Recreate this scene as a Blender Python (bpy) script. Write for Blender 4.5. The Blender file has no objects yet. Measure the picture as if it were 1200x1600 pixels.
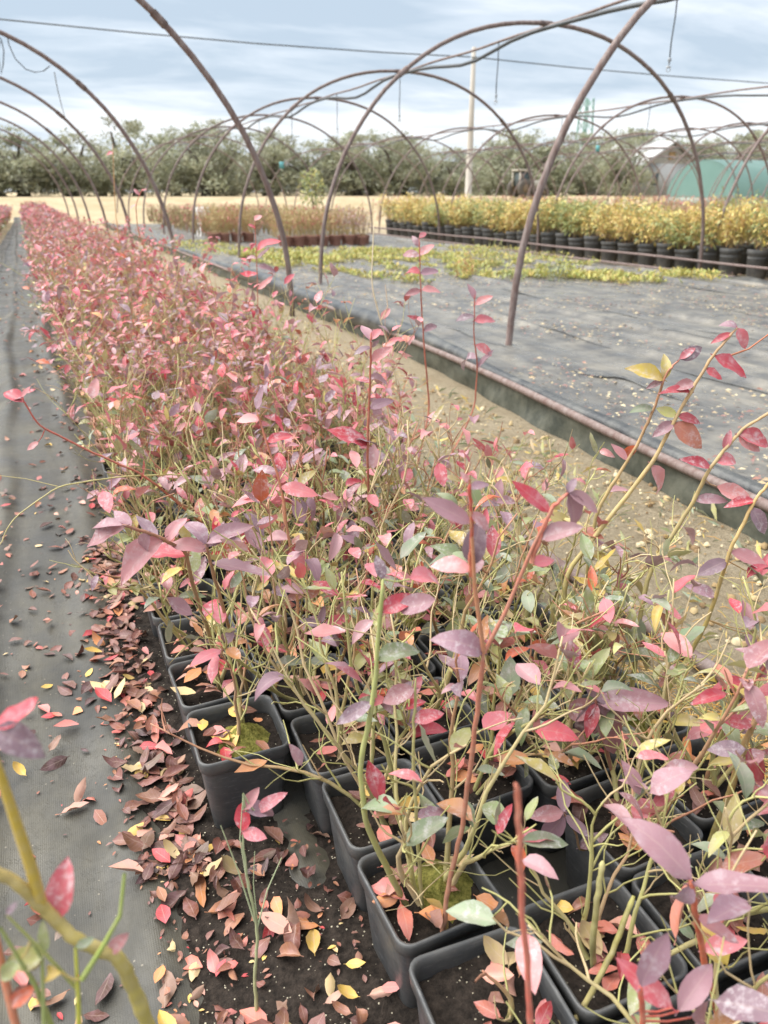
import bpy, math, random
import numpy as np

# ------------------------------------------------------------------ camera, sky, sun, exposure
SC = bpy.context.scene
COL = SC.collection
F, CAM_H = 1200.0, 1.4                      # focal length in photo pixels, camera height
PITCH = math.atan(500 / F)
YAW = math.atan(550 / (F * math.cos(PITCH) + 500 * math.sin(PITCH)))
cam_d = bpy.data.cameras.new('camera')
cam = bpy.data.objects.new('camera', cam_d); COL.objects.link(cam)
cam.location = (0, 0, CAM_H)
cam.rotation_euler = (math.pi / 2 - PITCH, 0, -YAW)
cam_d.sensor_fit = 'VERTICAL'; cam_d.sensor_height = 36; cam_d.sensor_width = 27
cam_d.lens = 36 * F / 1600
cam_d.clip_start = 0.05; cam_d.clip_end = 2000
cam_d.dof.use_dof = True; cam_d.dof.focus_distance = 1.75; cam_d.dof.aperture_fstop = 4.3
SC.camera = cam

SUN_EL, SUN_AZ = math.radians(58), math.radians(-60)     # azimuth from +Y towards +X
w = bpy.data.worlds.new('World'); SC.world = w; w.use_nodes = True
nt = w.node_tree; nt.nodes.clear()
def wn(t, **kw):
    n = nt.nodes.new(t)
    for k, v in kw.items(): setattr(n, k, v)
    return n
WL = nt.links.new
sky = wn('ShaderNodeTexSky', sky_type='NISHITA', sun_disc=False, sun_elevation=SUN_EL, sun_rotation=SUN_AZ)
sky.air_density = 1.0; sky.dust_density = 1.5; sky.ozone_density = 1.5
tc = wn('ShaderNodeTexCoord'); sep = wn('ShaderNodeSeparateXYZ'); WL(tc.outputs['Generated'], sep.inputs[0])
def wm(op, a, b=None):
    n = wn('ShaderNodeMath', operation=op)
    for i, x in enumerate((a, b)):
        if x is None: continue
        if isinstance(x, (int, float)): n.inputs[i].default_value = x
        else: WL(x, n.inputs[i])
    return n.outputs[0]
den = wm('ADD', wm('MAXIMUM', sep.outputs[2], 0.0), 0.10)
cmb = wn('ShaderNodeCombineXYZ')
WL(wm('DIVIDE', sep.outputs[0], den), cmb.inputs[0]); WL(wm('DIVIDE', sep.outputs[1], den), cmb.inputs[1])
def wnoise(scale, detail, rough, off):
    mp = wn('ShaderNodeMapping'); mp.inputs['Location'].default_value = off; mp.inputs['Scale'].default_value = (scale * 0.55, scale, 1)
    mp.inputs['Rotation'].default_value = (0, 0, 0.4)
    WL(cmb.outputs[0], mp.inputs[0])
    n = wn('ShaderNodeTexNoise'); n.inputs['Scale'].default_value = 1; n.inputs['Detail'].default_value = detail; n.inputs['Roughness'].default_value = rough
    n.inputs['Distortion'].default_value = 0.4
    WL(mp.outputs[0], n.inputs['Vector']); return n.outputs['Fac']
n1 = wnoise(0.55, 5, 0.52, (3.1, 1.7, 0)); n2 = wnoise(1.5, 6, 0.6, (9.3, 4.2, 0))
fac = wm('ADD', wm('MULTIPLY', n1, 0.62), wm('MULTIPLY', n2, 0.38))
ramp = wn('ShaderNodeValToRGB'); WL(fac, ramp.inputs[0])
e = ramp.color_ramp.elements
e[0].position = 0.41; e[0].color = (2.75, 3.3, 3.9, 1)
e[1].position = 0.565; e[1].color = (5.2, 5.4, 5.6, 1)
m_ = ramp.color_ramp.elements.new(0.485); m_.color = (3.75, 4.2, 4.7, 1)
mix = wn('ShaderNodeMix', data_type='RGBA'); mix.inputs['Factor'].default_value = 0.93
WL(sky.outputs[0], mix.inputs['A']); WL(ramp.outputs[0], mix.inputs['B'])
bg = wn('ShaderNodeBackground'); bg.inputs['Strength'].default_value = 0.040
WL(mix.outputs['Result'], bg.inputs['Color'])
wo = wn('ShaderNodeOutputWorld'); WL(bg.outputs[0], wo.inputs['Surface'])

sun_d = bpy.data.lights.new('sun', 'SUN'); sun_d.energy = 1.5; sun_d.angle = math.radians(80); sun_d.color = (1.0, 0.965, 0.91)
sun = bpy.data.objects.new('sun', sun_d); COL.objects.link(sun)
sun.rotation_euler = (math.pi / 2 - SUN_EL, 0, math.pi - SUN_AZ)
sun.location = (-20, 10, 40)
SC.view_settings.view_transform = 'Standard'; SC.view_settings.look = 'None'
SC.view_settings.gamma = 1; SC.view_settings.use_curve_mapping = False
SC.view_settings.exposure = 2.42
SC.render.engine = 'CYCLES'
SC.cycles.max_bounces = 6; SC.cycles.transparent_max_bounces = 6; SC.cycles.transmission_bounces = 4

# ------------------------------------------------------------------ helpers
RNG = np.random.default_rng(7)
random.seed(7)
def smooth(a, b, x):
    t = np.clip((x - a) / (b - a), 0, 1); return t * t * (3 - 2 * t)
def ground_z(x, y):
    return 1.12 * smooth(43, 54, y) - 0.14 * smooth(10.2, 11.8, x) * smooth(45, 36, y)
_F = np.array([math.sin(YAW) * math.cos(PITCH), math.cos(YAW) * math.cos(PITCH), -math.sin(PITCH)])
_R = np.array([math.cos(YAW), -math.sin(YAW), 0.0]); _U = np.cross(_R, _F)
def at(u, v, Y):
    """point on the plane y = Y that lies along a direction measured in the photograph"""
    d = _R * (u - 600) + _U * (800 - v) + _F * F
    return np.array([0, 0, CAM_H]) + d * (Y / d[1])
def lin(*c):
    c = np.array(c, float) / 255
    return tuple(np.where(c < 0.04045, c / 12.92, ((c + 0.055) / 1.055) ** 2.4))

class G:
    """collects quads with a colour and a uv per vertex; build() links them as ONE mesh object"""
    def __init__(s): s.V = []; s.Q = []; s.C = []; s.T = []; s.n = 0
    def add(s, V, Q, c=(1, 1, 1), uv=None):
        V = np.asarray(V, float).reshape(-1, 3); m = len(V)
        s.V.append(V); s.Q.append(np.asarray(Q, np.int64).reshape(-1, 4) + s.n)
        c = np.asarray(c, float); s.C.append(np.broadcast_to(c, (m, 3)) if c.ndim == 1 else c)
        s.T.append(np.zeros((m, 2)) if uv is None else uv); s.n += m
        return s
    def mesh(s, name, mat, smooth=True):
        V = np.concatenate(s.V); Q = np.concatenate(s.Q); C = np.concatenate(s.C); T = np.concatenate(s.T)
        me = bpy.data.meshes.new(name)
        me.vertices.add(len(V)); me.vertices.foreach_set('co', V.astype(np.float32).ravel())
        me.loops.add(Q.size); me.loops.foreach_set('vertex_index', Q.astype(np.int32).ravel())
        me.polygons.add(len(Q)); me.polygons.foreach_set('loop_start', np.arange(0, Q.size, 4, dtype=np.int32))
        try: me.polygons.foreach_set('loop_total', np.full(len(Q), 4, np.int32))
        except Exception: pass
        me.update(calc_edges=True)
        a = me.attributes.new('col', 'FLOAT_COLOR', 'POINT')
        a.data.foreach_set('color', np.concatenate([C, np.ones((len(C), 1))], 1).astype(np.float32).ravel())
        a = me.attributes.new('luv', 'FLOAT2', 'POINT'); a.data.foreach_set('vector', T.astype(np.float32).ravel())
        me.polygons.foreach_set('use_smooth', np.full(len(Q), smooth, bool))
        me.materials.append(mat)
        return me
    def build(s, name, mat, parent=None, smooth=True, **kw):
        return link(name, s.mesh(name, mat, smooth), parent, **kw)
def link(name, me, parent=None, loc=None, rz=None, scale=None, label=None, cat=None, group=None, kind=None):
    o = bpy.data.objects.new(name, me); COL.objects.link(o)
    if parent is not None: o.parent = parent
    if loc is not None: o.location = loc
    if rz is not None: o.rotation_euler = (0, 0, rz)
    if scale is not None: o.scale = (scale,) * 3 if isinstance(scale, (int, float)) else scale
    if label: o['label'] = label
    if cat: o['category'] = cat
    if group: o['group'] = group
    if kind: o['kind'] = kind
    return o
def thing(name, loc, label, cat, group=None, rz=0, scale=None):
    o = link(name, None, loc=tuple(loc), rz=rz, scale=scale, label=label, cat=cat, group=group)
    o.empty_display_size = 0.1
    return o

def tube(g, P, r, k=6, c=(1, 1, 1), cap=True):
    P = np.asarray(P, float); n = len(P)
    r = np.broadcast_to(np.asarray(r, float), (n,)); c = np.asarray(c, float)
    T = np.gradient(P, axis=0); T /= np.linalg.norm(T, axis=1, keepdims=True) + 1e-12
    ref = np.array([1.0, 0.13, 0.07]) if abs(T[:, 0]).mean() < 0.75 else np.array([0.05, 0.1, 1.0])
    A = np.cross(T, ref); A /= np.linalg.norm(A, axis=1, keepdims=True) + 1e-12
    B = np.cross(T, A)
    th = np.arange(k) * 2 * math.pi / k
    V = P[:, None] + r[:, None, None] * (np.cos(th)[None, :, None] * A[:, None] + np.sin(th)[None, :, None] * B[:, None])
    V = V.reshape(-1, 3)
    i = np.arange(n - 1)[:, None] * k; j = np.arange(k)[None]; j2 = (j + 1) % k
    Q = np.stack([i + j, i + j2, i + k + j2, i + k + j], -1).reshape(-1, 4)
    if c.ndim == 2: c = np.repeat(c, k, 0)
    uv = np.stack([np.repeat(np.linspace(0, 1, n), k), np.tile(np.arange(k) / k, n)], 1)
    if cap and k >= 5:
        extra = []
        for b in (0, (n - 1) * k):
            for q in range(1, k - 2, 2): extra.append([b, b + q, b + q + 1, b + q + 2 if q + 2 < k else b])
        extra = [x for x in extra if len(set(x)) == 4]
        if k == 6: extra = [[0, 1, 2, 3], [0, 3, 4, 5], [(n - 1) * k + q for q in (0, 1, 2, 3)], [(n - 1) * k + q for q in (0, 3, 4, 5)]]
        if k == 8: extra = [[b + q for q in t] for b in (0, (n - 1) * k) for t in ((0, 1, 2, 3), (0, 3, 4, 7), (7, 4, 5, 6))]
        if k in (6, 8): Q = np.concatenate([Q, np.array(extra)])
    return g.add(V, Q, c, uv)
def box(g, lo, hi, c=(1, 1, 1)):
    x0, y0, z0 = lo; x1, y1, z1 = hi
    V = [(x0, y0, z0), (x1, y0, z0), (x1, y1, z0), (x0, y1, z0), (x0, y0, z1), (x1, y0, z1), (x1, y1, z1), (x0, y1, z1)]
    return g.add(V, [(0, 3, 2, 1), (4, 5, 6, 7), (0, 1, 5, 4), (1, 2, 6, 5), (2, 3, 7, 6), (3, 0, 4, 7)], c)
def lathe(g, prof, k=20, c=(1, 1, 1)):
    prof = np.asarray(prof, float); n = len(prof); th = np.arange(k) * 2 * math.pi / k
    V = np.stack([prof[:, 0][:, None] * np.cos(th), prof[:, 0][:, None] * np.sin(th), np.repeat(prof[:, 1][:, None], k, 1)], -1).reshape(-1, 3)
    i = np.arange(n - 1)[:, None] * k; j = np.arange(k)[None]; j2 = (j + 1) % k
    return g.add(V, np.stack([i + j, i + j2, i + k + j2, i + k + j], -1).reshape(-1, 4), c)
def sheet(xs, ys, zf):
    X, Y = np.meshgrid(xs, ys); Z = zf(X, Y)
    V = np.stack([X, Y, Z], -1).reshape(-1, 3); nx, ny = len(xs), len(ys)
    i = np.arange(ny - 1)[:, None] * nx; j = np.arange(nx - 1)[None]
    return V, np.stack([i + j, i + j + 1, i + nx + j + 1, i + nx + j], -1).reshape(-1, 4)
def vnoise(x, y, seed=0):
    """smooth value noise on numpy arrays, range 0..1"""
    xi = np.floor(x).astype(np.int64); yi = np.floor(y).astype(np.int64); fx = x - xi; fy = y - yi
    fx = fx * fx * (3 - 2 * fx); fy = fy * fy * (3 - 2 * fy)
    def h(a, b):
        n = (a * 374761393 + b * 668265263 + seed * 974711) & 0x7fffffff
        n = ((n ^ (n >> 13)) * 1274126177) & 0x7fffffff
        return (n & 0xffff) / 65535.0
    return (h(xi, yi) * (1 - fx) + h(xi + 1, yi) * fx) * (1 - fy) + (h(xi, yi + 1) * (1 - fx) + h(xi + 1, yi + 1) * fx) * fy
def fbm(x, y, seed=0, o=4):
    s = 0; a = 0.5; t = 0
    for k in range(o):
        s = s + a * vnoise(x * 2 ** k + 17.3 * k, y * 2 ** k - 5.1 * k, seed + k); t += a; a *= 0.5
    return s / t

# ------------------------------------------------------------------ materials
class M:
    def __init__(s, name, rough=0.6, spec=0.4):
        s.m = bpy.data.materials.new(name); s.m.use_nodes = True; s.t = s.m.node_tree
        s.b = s.t.nodes['Principled BSDF']; s.b.inputs['Roughness'].default_value = rough
        s.b.inputs['Specular IOR Level'].default_value = spec
        s.tc = s.t.nodes.new('ShaderNodeTexCoord')
    def n(s, t, ins=None, **kw):
        n = s.t.nodes.new(t)
        for k, v in kw.items(): setattr(n, k, v)
        for k, v in (ins or {}).items(): s.set(n.inputs[k], v)
        return n
    def set(s, i, v):
        if isinstance(v, bpy.types.NodeSocket): s.t.links.new(v, i)
        else: i.default_value = (*v, 1) if isinstance(v, tuple) and len(v) == 3 and i.type == 'RGBA' else v
    def noise(s, scale, detail=4, rough=0.55, vec=None, out='Fac', dist=0.0):
        return s.n('ShaderNodeTexNoise', {'Vector': vec if vec is not None else s.tc.outputs['Object'], 'Scale': scale, 'Detail': detail, 'Roughness': rough, 'Distortion': dist}).outputs[out]
    def map(s, scale, vec=None, loc=(0, 0, 0), rot=(0, 0, 0)):
        return s.n('ShaderNodeMapping', {'Vector': vec if vec is not None else s.tc.outputs['Object'], 'Scale': scale, 'Location': loc, 'Rotation': rot}).outputs[0]
    def ramp(s, f, *stops):
        r = s.n('ShaderNodeValToRGB', {'Fac': f}); el = r.color_ramp.elements
        while len(el) < len(stops): el.new(0.5)
        for x, (p, c) in zip(el, stops): x.position = p; x.color = (c, c, c, 1) if isinstance(c, (int, float)) else (*c, 1)
        return r.outputs[0]
    def mix(s, f, a, b, mode='MIX'):
        n = s.n('ShaderNodeMix', {'Factor': f, 'A': a, 'B': b} if False else None, data_type='RGBA', blend_type=mode)
        s.set(n.inputs['Factor'], f); s.set(n.inputs[6], a); s.set(n.inputs[7], b); return n.outputs[2]
    def math(s, op, a, b=0.0):
        n = s.n('ShaderNodeMath', operation=op); s.set(n.inputs[0], a); s.set(n.inputs[1], b); return n.outputs[0]
    def attr(s, name, out='Color'): return s.n('ShaderNodeAttribute', attribute_name=name).outputs[out]
    def color(s, c): s.set(s.b.inputs['Base Color'], c); return s
    def rough(s, c): s.set(s.b.inputs['Roughness'], c); return s
    def bump(s, h, strength=0.3, dist=0.01):
        b = s.n('ShaderNodeBump', {'Height': h, 'Strength': strength, 'Distance': dist}); s.t.links.new(b.outputs[0], s.b.inputs['Normal']); return s

def leaf_material(name, white, trans, rough=0.42, vein=0.3, k=1.0):
    m = M(name, rough, 0.45)
    col = m.attr('col'); uv = m.attr('luv', 'Vector')
    obj = m.n('ShaderNodeObjectInfo')
    off = m.n('ShaderNodeVectorMath', operation='SCALE'); m.set(off.inputs[0], obj.outputs['Location']); off.inputs['Scale'].default_value = 37.0
    vec = m.n('ShaderNodeVectorMath', {0: m.tc.outputs['Object'], 1: off.outputs[0]}, operation='ADD').outputs[0]
    blot = m.noise(38 * k, 3, 0.6, vec)
    c = m.mix(m.ramp(blot, (0.35, 0.0), (0.7, 0.5)), col, m.mix(0.6, col, (0.36, 0.22, 0.27), 'MIX'))
    # midrib and side veins from the leaf's own coordinates (x across -1..1, y along 0..1)
    sp = m.n('ShaderNodeSeparateXYZ', {0: uv}); ax = m.math('ABSOLUTE', sp.outputs[0])
    rib = m.math('LESS_THAN', ax, 0.07)
    vv = m.math('SINE', m.math('MULTIPLY', m.math('SUBTRACT', sp.outputs[1], m.math('MULTIPLY', ax, 0.22)), 46.0))
    vv = m.math('MULTIPLY', m.math('GREATER_THAN', vv, 0.86), 0.35)
    c = m.mix(m.math('MULTIPLY', m.math('MAXIMUM', rib, vv), vein), c, m.mix(0.5, col, (0.55, 0.42, 0.36)))
    if white > 0:
        w1 = m.ramp(m.noise(95 * k, 5, 0.7, vec), (0.48, 0.0), (0.66, 1.0)); w2 = m.ramp(m.noise(16 * k, 2, 0.5, vec), (0.44, 0.0), (0.62, 1.0))
        c = m.mix(m.math('MULTIPLY', m.math('MULTIPLY', w1, w2), white), c, (0.66, 0.62, 0.64))
    geo = m.n('ShaderNodeNewGeometry')
    c = m.mix(m.math('MULTIPLY', geo.outputs['Backfacing'], 0.45), c, m.mix(0.5, col, (0.40, 0.33, 0.24)))
    m.color(c)
    m.bump(m.math('ADD', m.math('MULTIPLY', rib, -0.6), m.math('SUBTRACT', blot, vv)), 0.25, 0.002)
    tr = m.n('ShaderNodeBsdfTranslucent', {'Color': c}); ms = m.n('ShaderNodeMixShader', {0: trans, 1: m.b.outputs[0], 2: tr.outputs[0]})
    m.t.links.new(ms.outputs[0], m.t.nodes['Material Output'].inputs['Surface'])
    return m.m
LEAF = leaf_material('blueberry_leaf', 0.75, 0.22)
LEAF_ONE = leaf_material('single_blueberry_leaf', 0.55, 0.22, k=0.07)
LEAF_ONE_DRY = leaf_material('single_dry_leaf', 0.0, 0.05, 0.5, 0.5, 0.07)
LEAF_FAR = leaf_material('far_leaf', 0.25, 0.25, vein=0.0)
LEAF_DRY = leaf_material('dry_leaf', 0.0, 0.05, 0.5, 0.5)

m = M('stem', 0.6, 0.3); c0 = m.attr('col')
m.color(m.mix(m.ramp(m.noise(90, 3), (0.4, 0.0), (0.75, 0.6)), c0, m.mix(0.5, c0, (0.42, 0.36, 0.28)))).bump(m.noise(160, 3), 0.3, 0.002); STEM = m.m
m = M('pot_plastic', 0.42, 0.5)
sc = m.noise(26, 5, 0.65); dust = m.ramp(m.noise(9, 5, 0.6), (0.42, 0.0), (0.75, 0.7))
sp = m.n('ShaderNodeSeparateXYZ', {0: m.tc.outputs['Object']})
scr = m.ramp(m.noise(1, 4, 0.7, m.map((30, 30, 180))), (0.56, 0.0), (0.7, 0.5))
m.color(m.mix(dust, m.mix(scr, (0.055, 0.058, 0.062), (0.17, 0.17, 0.17)), (0.15, 0.145, 0.135))).rough(m.ramp(sc, (0.3, 0.32), (0.7, 0.6)))
m.bump(sc, 0.12, 0.003); POT = m.m
m = M('weathered_pot_plastic', 0.6, 0.4); q_ = m.noise(5, 6, 0.65)
m.color(m.mix(m.ramp(q_, (0.35, 0.0), (0.7, 1.0)), (0.075, 0.078, 0.08), (0.17, 0.165, 0.155))); POT2 = m.m
m = M('terracotta_plastic', 0.6, 0.35)
m.color(m.mix(m.noise(8, 5, 0.6), (0.26, 0.115, 0.082), (0.40, 0.22, 0.17))).bump(m.noise(40, 3), 0.1, 0.003); TERRA = m.m
m = M('soil', 0.92, 0.2)
vo = m.n('ShaderNodeTexVoronoi', {'Vector': m.tc.outputs['Object'], 'Scale': 190.0, 'Randomness': 1.0})
sep_ = m.n('ShaderNodeSeparateColor', {0: vo.outputs['Color']})
perl = m.math('MULTIPLY', m.math('LESS_THAN', vo.outputs['Distance'], m.math('MULTIPLY', sep_.outputs[1], 0.42)), m.math('GREATER_THAN', sep_.outputs[0], 0.86))
base = m.mix(m.ramp(m.noise(60, 6, 0.7), (0.35, 0.0), (0.7, 1.0)), (0.014, 0.011, 0.009), (0.060, 0.046, 0.037))
m.color(m.mix(perl, base, (0.50, 0.45, 0.34))).bump(m.math('ADD', m.noise(120, 6, 0.7), m.math('MULTIPLY', perl, 0.5)), 0.9, 0.01); SOIL = m.m
m = M('moss', 0.95, 0.1)
m.color(m.mix(m.ramp(m.noise(110, 5, 0.75), (0.35, 0.0), (0.65, 1.0)), (0.13, 0.14, 0.03), (0.44, 0.40, 0.11))).bump(m.noise(260, 4, 0.7), 1.0, 0.01); MOSS = m.m

def cover_material(name, dark, dirt, dirt_lo, wet):
    m = M(name, 0.5, 0.35)
    o = m.tc.outputs['Object']
    w1 = m.n('ShaderNodeTexWave', {'Vector': o, 'Scale': 70.0}, bands_direction='X').outputs['Fac']
    w2 = m.n('ShaderNodeTexWave', {'Vector': o, 'Scale': 70.0}, bands_direction='Y').outputs['Fac']
    weave = m.math('MULTIPLY', w1, w2)
    d = m.ramp(m.noise(2.6, 7, 0.68, dist=0.3), (dirt_lo, 0.0), (dirt_lo + 0.28, 1.0))
    d2 = m.ramp(m.noise(38, 5, 0.75), (0.50, 0.0), (0.68, 0.8))
    spk = m.n('ShaderNodeTexVoronoi', {'Vector': o, 'Scale': 55.0}); sps = m.n('ShaderNodeSeparateColor', {0: spk.outputs['Color']})
    speck = m.math('MULTIPLY', m.math('LESS_THAN', spk.outputs['Distance'], 0.13), m.math('GREATER_THAN', sps.outputs[1], 0.84))
    stk = m.ramp(m.noise(1, 6, 0.7, m.map((3.2, 0.55, 1.0))), (0.40, 0.0), (0.66, 1.0)); d = m.math('MULTIPLY', d, m.math('ADD', m.math('MULTIPLY', stk, 0.75), 0.25))
    c = m.mix(m.math('MULTIPLY', weave, 0.35), dark, tuple(x * 2.2 for x in dark))
    c = m.mix(d, c, dirt); c = m.mix(m.math('MULTIPLY', d2, m.math('MULTIPLY', d, 0.6)), c, tuple(x * 0.55 for x in dirt))
    c = m.mix(m.math('MULTIPLY', speck, 0.6), c, (0.26, 0.23, 0.18))
    m.color(c); m.rough(m.ramp(m.math('SUBTRACT', m.noise(3.1, 4, 0.6), m.math('MULTIPLY', d, 0.2)), (0.3, wet), (0.6, 0.75)))
    m.bump(m.math('ADD', m.math('MULTIPLY', weave, 0.15), m.math('ADD', m.math('MULTIPLY', d2, 0.5), m.math('MULTIPLY', speck, 0.6))), 0.35, 0.006)
    return m.m
COVER = cover_material('woven_ground_cover', (0.042, 0.042, 0.040), (0.105, 0.094, 0.066), 0.32, 0.30)
COVER2 = cover_material('weathered_ground_cover', (0.070, 0.071, 0.072), (0.27, 0.245, 0.20), 0.36, 0.16)
m = M('sandy_earth', 0.95, 0.15)
g1 = m.noise(3.0, 8, 0.7); g2 = m.noise(45, 6, 0.7)
far_y = m.n('ShaderNodeSeparateXYZ', {0: m.tc.outputs['Object']}).outputs[1]
sand = m.mix(m.ramp(g1, (0.35, 0.0), (0.65, 1.0)), (0.37, 0.30, 0.20), (0.50, 0.42, 0.30))
sand = m.mix(m.ramp(m.noise(11, 7, 0.75), (0.48, 0.0), (0.72, 0.5)), sand, (0.23, 0.19, 0.13)); sand = m.mix(m.ramp(g2, (0.35, 0.55), (0.6, 0.0)), sand, (0.25, 0.20, 0.13))
field = m.mix(m.ramp(m.noise(0.5, 6, 0.65), (0.35, 0.0), (0.7, 1.0)), (0.42, 0.33, 0.20), (0.56, 0.46, 0.31))
m.color(m.mix(m.math('GREATER_THAN', far_y, 36.0), sand, field)).bump(m.math('ADD', g2, m.math('MULTIPLY', g1, 0.6)), 1.0, 0.05); EARTH = m.m
m = M('rusty_steel', 0.65, 0.4)
r1 = m.noise(14, 6, 0.7); r2 = m.noise(1, 5, 0.7, m.map((25, 25, 6)))
m.color(m.mix(m.ramp(r2, (0.35, 0.0), (0.68, 1.0)), m.mix(r1, (0.095, 0.060, 0.052), (0.18, 0.108, 0.09)), (0.25, 0.205, 0.19))).bump(r1, 0.25, 0.004); RUST = m.m
m = M('black_polythene', 0.33, 0.5)
m.color(m.mix(m.ramp(m.noise(5, 6, 0.65), (0.4, 0.0), (0.7, 1.0)), (0.030, 0.033, 0.036), (0.115, 0.115, 0.105))).bump(m.noise(14, 4, 0.6), 0.3, 0.02); POLY = m.m
m = M('green_side_sheet', 0.5, 0.4)
m.color(m.mix(m.ramp(m.noise(6, 6, 0.7), (0.35, 0.0), (0.65, 1.0)), (0.034, 0.040, 0.032), (0.115, 0.118, 0.092))).bump(m.noise(9, 4), 0.3, 0.02); SIDE = m.m
m = M('concrete', 0.9, 0.2); m.color(m.mix(m.noise(3, 6, 0.65), (0.36, 0.33, 0.29), (0.52, 0.48, 0.42))).bump(m.noise(30, 4), 0.2, 0.01); CONC = m.m
m = M('black_hose', 0.45, 0.45); m.color(m.mix(m.noise(12, 4), (0.030, 0.035, 0.04), (0.09, 0.095, 0.10))); HOSE = m.m
m = M('olive_bark', 0.95, 0.1); m.color(m.mix(m.noise(9, 6, 0.7), (0.06, 0.05, 0.04), (0.16, 0.135, 0.11))).bump(m.noise(14, 5), 0.8, 0.03); BARK = m.m
m = M('plain_tinted', 0.6, 0.3); c0 = m.attr('col'); m.color(m.mix(m.ramp(m.noise(4, 6, 0.65), (0.35, 0.0), (0.75, 0.35)), c0, m.mix(0.5, c0, (0.22, 0.19, 0.16)))); TINT = m.m
m = M('teal_film', 0.35, 0.5)
z_ = m.n('ShaderNodeSeparateXYZ', {0: m.tc.outputs['Object']})
m.color(m.mix(m.noise(0.9, 4), (0.17, 0.30, 0.28), (0.26, 0.40, 0.37)))
tr = m.n('ShaderNodeBsdfTranslucent', {'Color': (0.36, 0.52, 0.50, 1)}); ms = m.n('ShaderNodeMixShader', {0: 0.45, 1: m.b.outputs[0], 2: tr.outputs[0]})
m.t.links.new(ms.outputs[0], m.t.nodes['Material Output'].inputs['Surface']); TEAL = m.m
m = M('straw_tint', 0.85, 0.2); m.color(m.attr('col')); STRAW = m.m
m = M('tape', 0.5, 0.3); m.color((0.16, 0.42, 0.43)); TAPE = m.m

# ------------------------------------------------------------------ the setting
ys = np.concatenate([np.linspace(-6, 12, 120), np.linspace(12.5, 70, 70), np.array([90, 140, 260, 600, 1400])])
xs = np.concatenate([np.array([-900, -300, -100, -40, -20, -10]), np.linspace(-6, 8, 110), np.linspace(8.4, 14, 24), np.linspace(15, 40, 16), np.array([60, 120, 300, 1000])])
def earth_z(X, Y):
    near = smooth(30, 10, Y) * ((X > -6) & (X < 8))
    return ground_z(X, Y) - 0.006 + 0.018 * (fbm(X * 6, Y * 6, 3) - 0.5) * near * (X > 1.35) * (X < 2.7)
g = G(); g.add(*sheet(xs, ys, earth_z)); g.build('ground', EARTH, kind='structure')

def path_z(X, Y):
    rid = 0.027 * np.maximum(0, np.sin(X * 17 + 2.2 * fbm(X * 1.5, Y * 0.8, 5) + 0.5 * np.sin(Y * 0.9))) ** 2 * fbm(X * 0.9, Y * 0.8, 9) ** 1.2 * 1.7
    return 0.014 + rid + 0.008 * (fbm(X * 3, Y * 2, 11) - 0.5)
g = G(); g.add(*sheet(np.linspace(-1.05, 1.34, 150), np.concatenate([np.linspace(-0.6, 4.5, 150), np.linspace(4.6, 12, 80), np.linspace(12.5, 46, 60)]), lambda X, Y: path_z(X, Y) + ground_z(X, Y)))
V = g.V[0]; V[:, 0] -= 0.016 * np.maximum(0, V[:, 1] - 1.4) * np.clip((V[:, 0] + 1.0) / 0.8, 0, 1)
g.build('path', COVER, kind='structure')

def mid_z(X, Y):
    fold = 0.055 * np.maximum(0, np.sin((X + 0.30 * fbm(X * .5, Y * .35, 21)) * 6.5)) ** 22 * smooth(0.40, 0.5, fbm(X * .6, Y * .3, 23))
    return 0.012 - 0.14 * smooth(10.2, 11.8, X) + fold + 0.02 * (fbm(X * 1.2, Y * 1.2, 25) - 0.5)
g = G(); g.add(*sheet(np.linspace(2.98, 12.0, 420), np.concatenate([np.linspace(-1, 14, 120), np.linspace(14.3, 40, 60)]), mid_z))
cover = g.build('ground_cover', COVER2, kind='structure')
for q, (fx, ya, yb) in enumerate([(4.0, 2.0, 7.5), (4.9, 3.0, 14), (5.8, 2.2, 6.5), (6.5, 5.2, 12), (7.9, 4.2, 9.5), (9.3, 6, 15)]):
    yy = np.linspace(ya, yb, 60); xx = fx + 0.10 * np.sin(yy * 0.6 + 2 * q) + 0.04 * np.sin(yy * 2.1 + q)
    tube(G(), np.stack([xx, yy, mid_z(xx, yy) + 0.002 + 0.008 * np.sin(yy * 3 + q)], 1), 0.002 + 0.011 * np.sin(np.linspace(0, math.pi, 60)) * (0.5 + 0.5 * np.sin(yy * 1.7 + q)), 6).build('fold', POLY, cover)

# spilled soil along the corner of the bed, dipping under the woven cover at its edge
def spill_z(X, Y):
    d = np.maximum(np.abs(X - 0.36) / 0.30, np.abs(Y - 0.9) / 0.62)
    d2 = np.hypot((X - 0.14) / 0.17, (Y - 1.9) / 0.95)
    h = np.maximum(0.028 * (1.15 - d), 0.022 * (1.1 - d2)) + 0.030 * (fbm(X * 9, Y * 9, 31) - 0.5) + 0.012 * (fbm(X * 40, Y * 40, 33) - 0.5)
    return 0.014 + h
g = G(); g.add(*sheet(np.linspace(-0.08, 0.85, 130), np.linspace(0.2, 3.0, 300), spill_z)); g.build('spilled_soil', SOIL, kind='structure')

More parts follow.
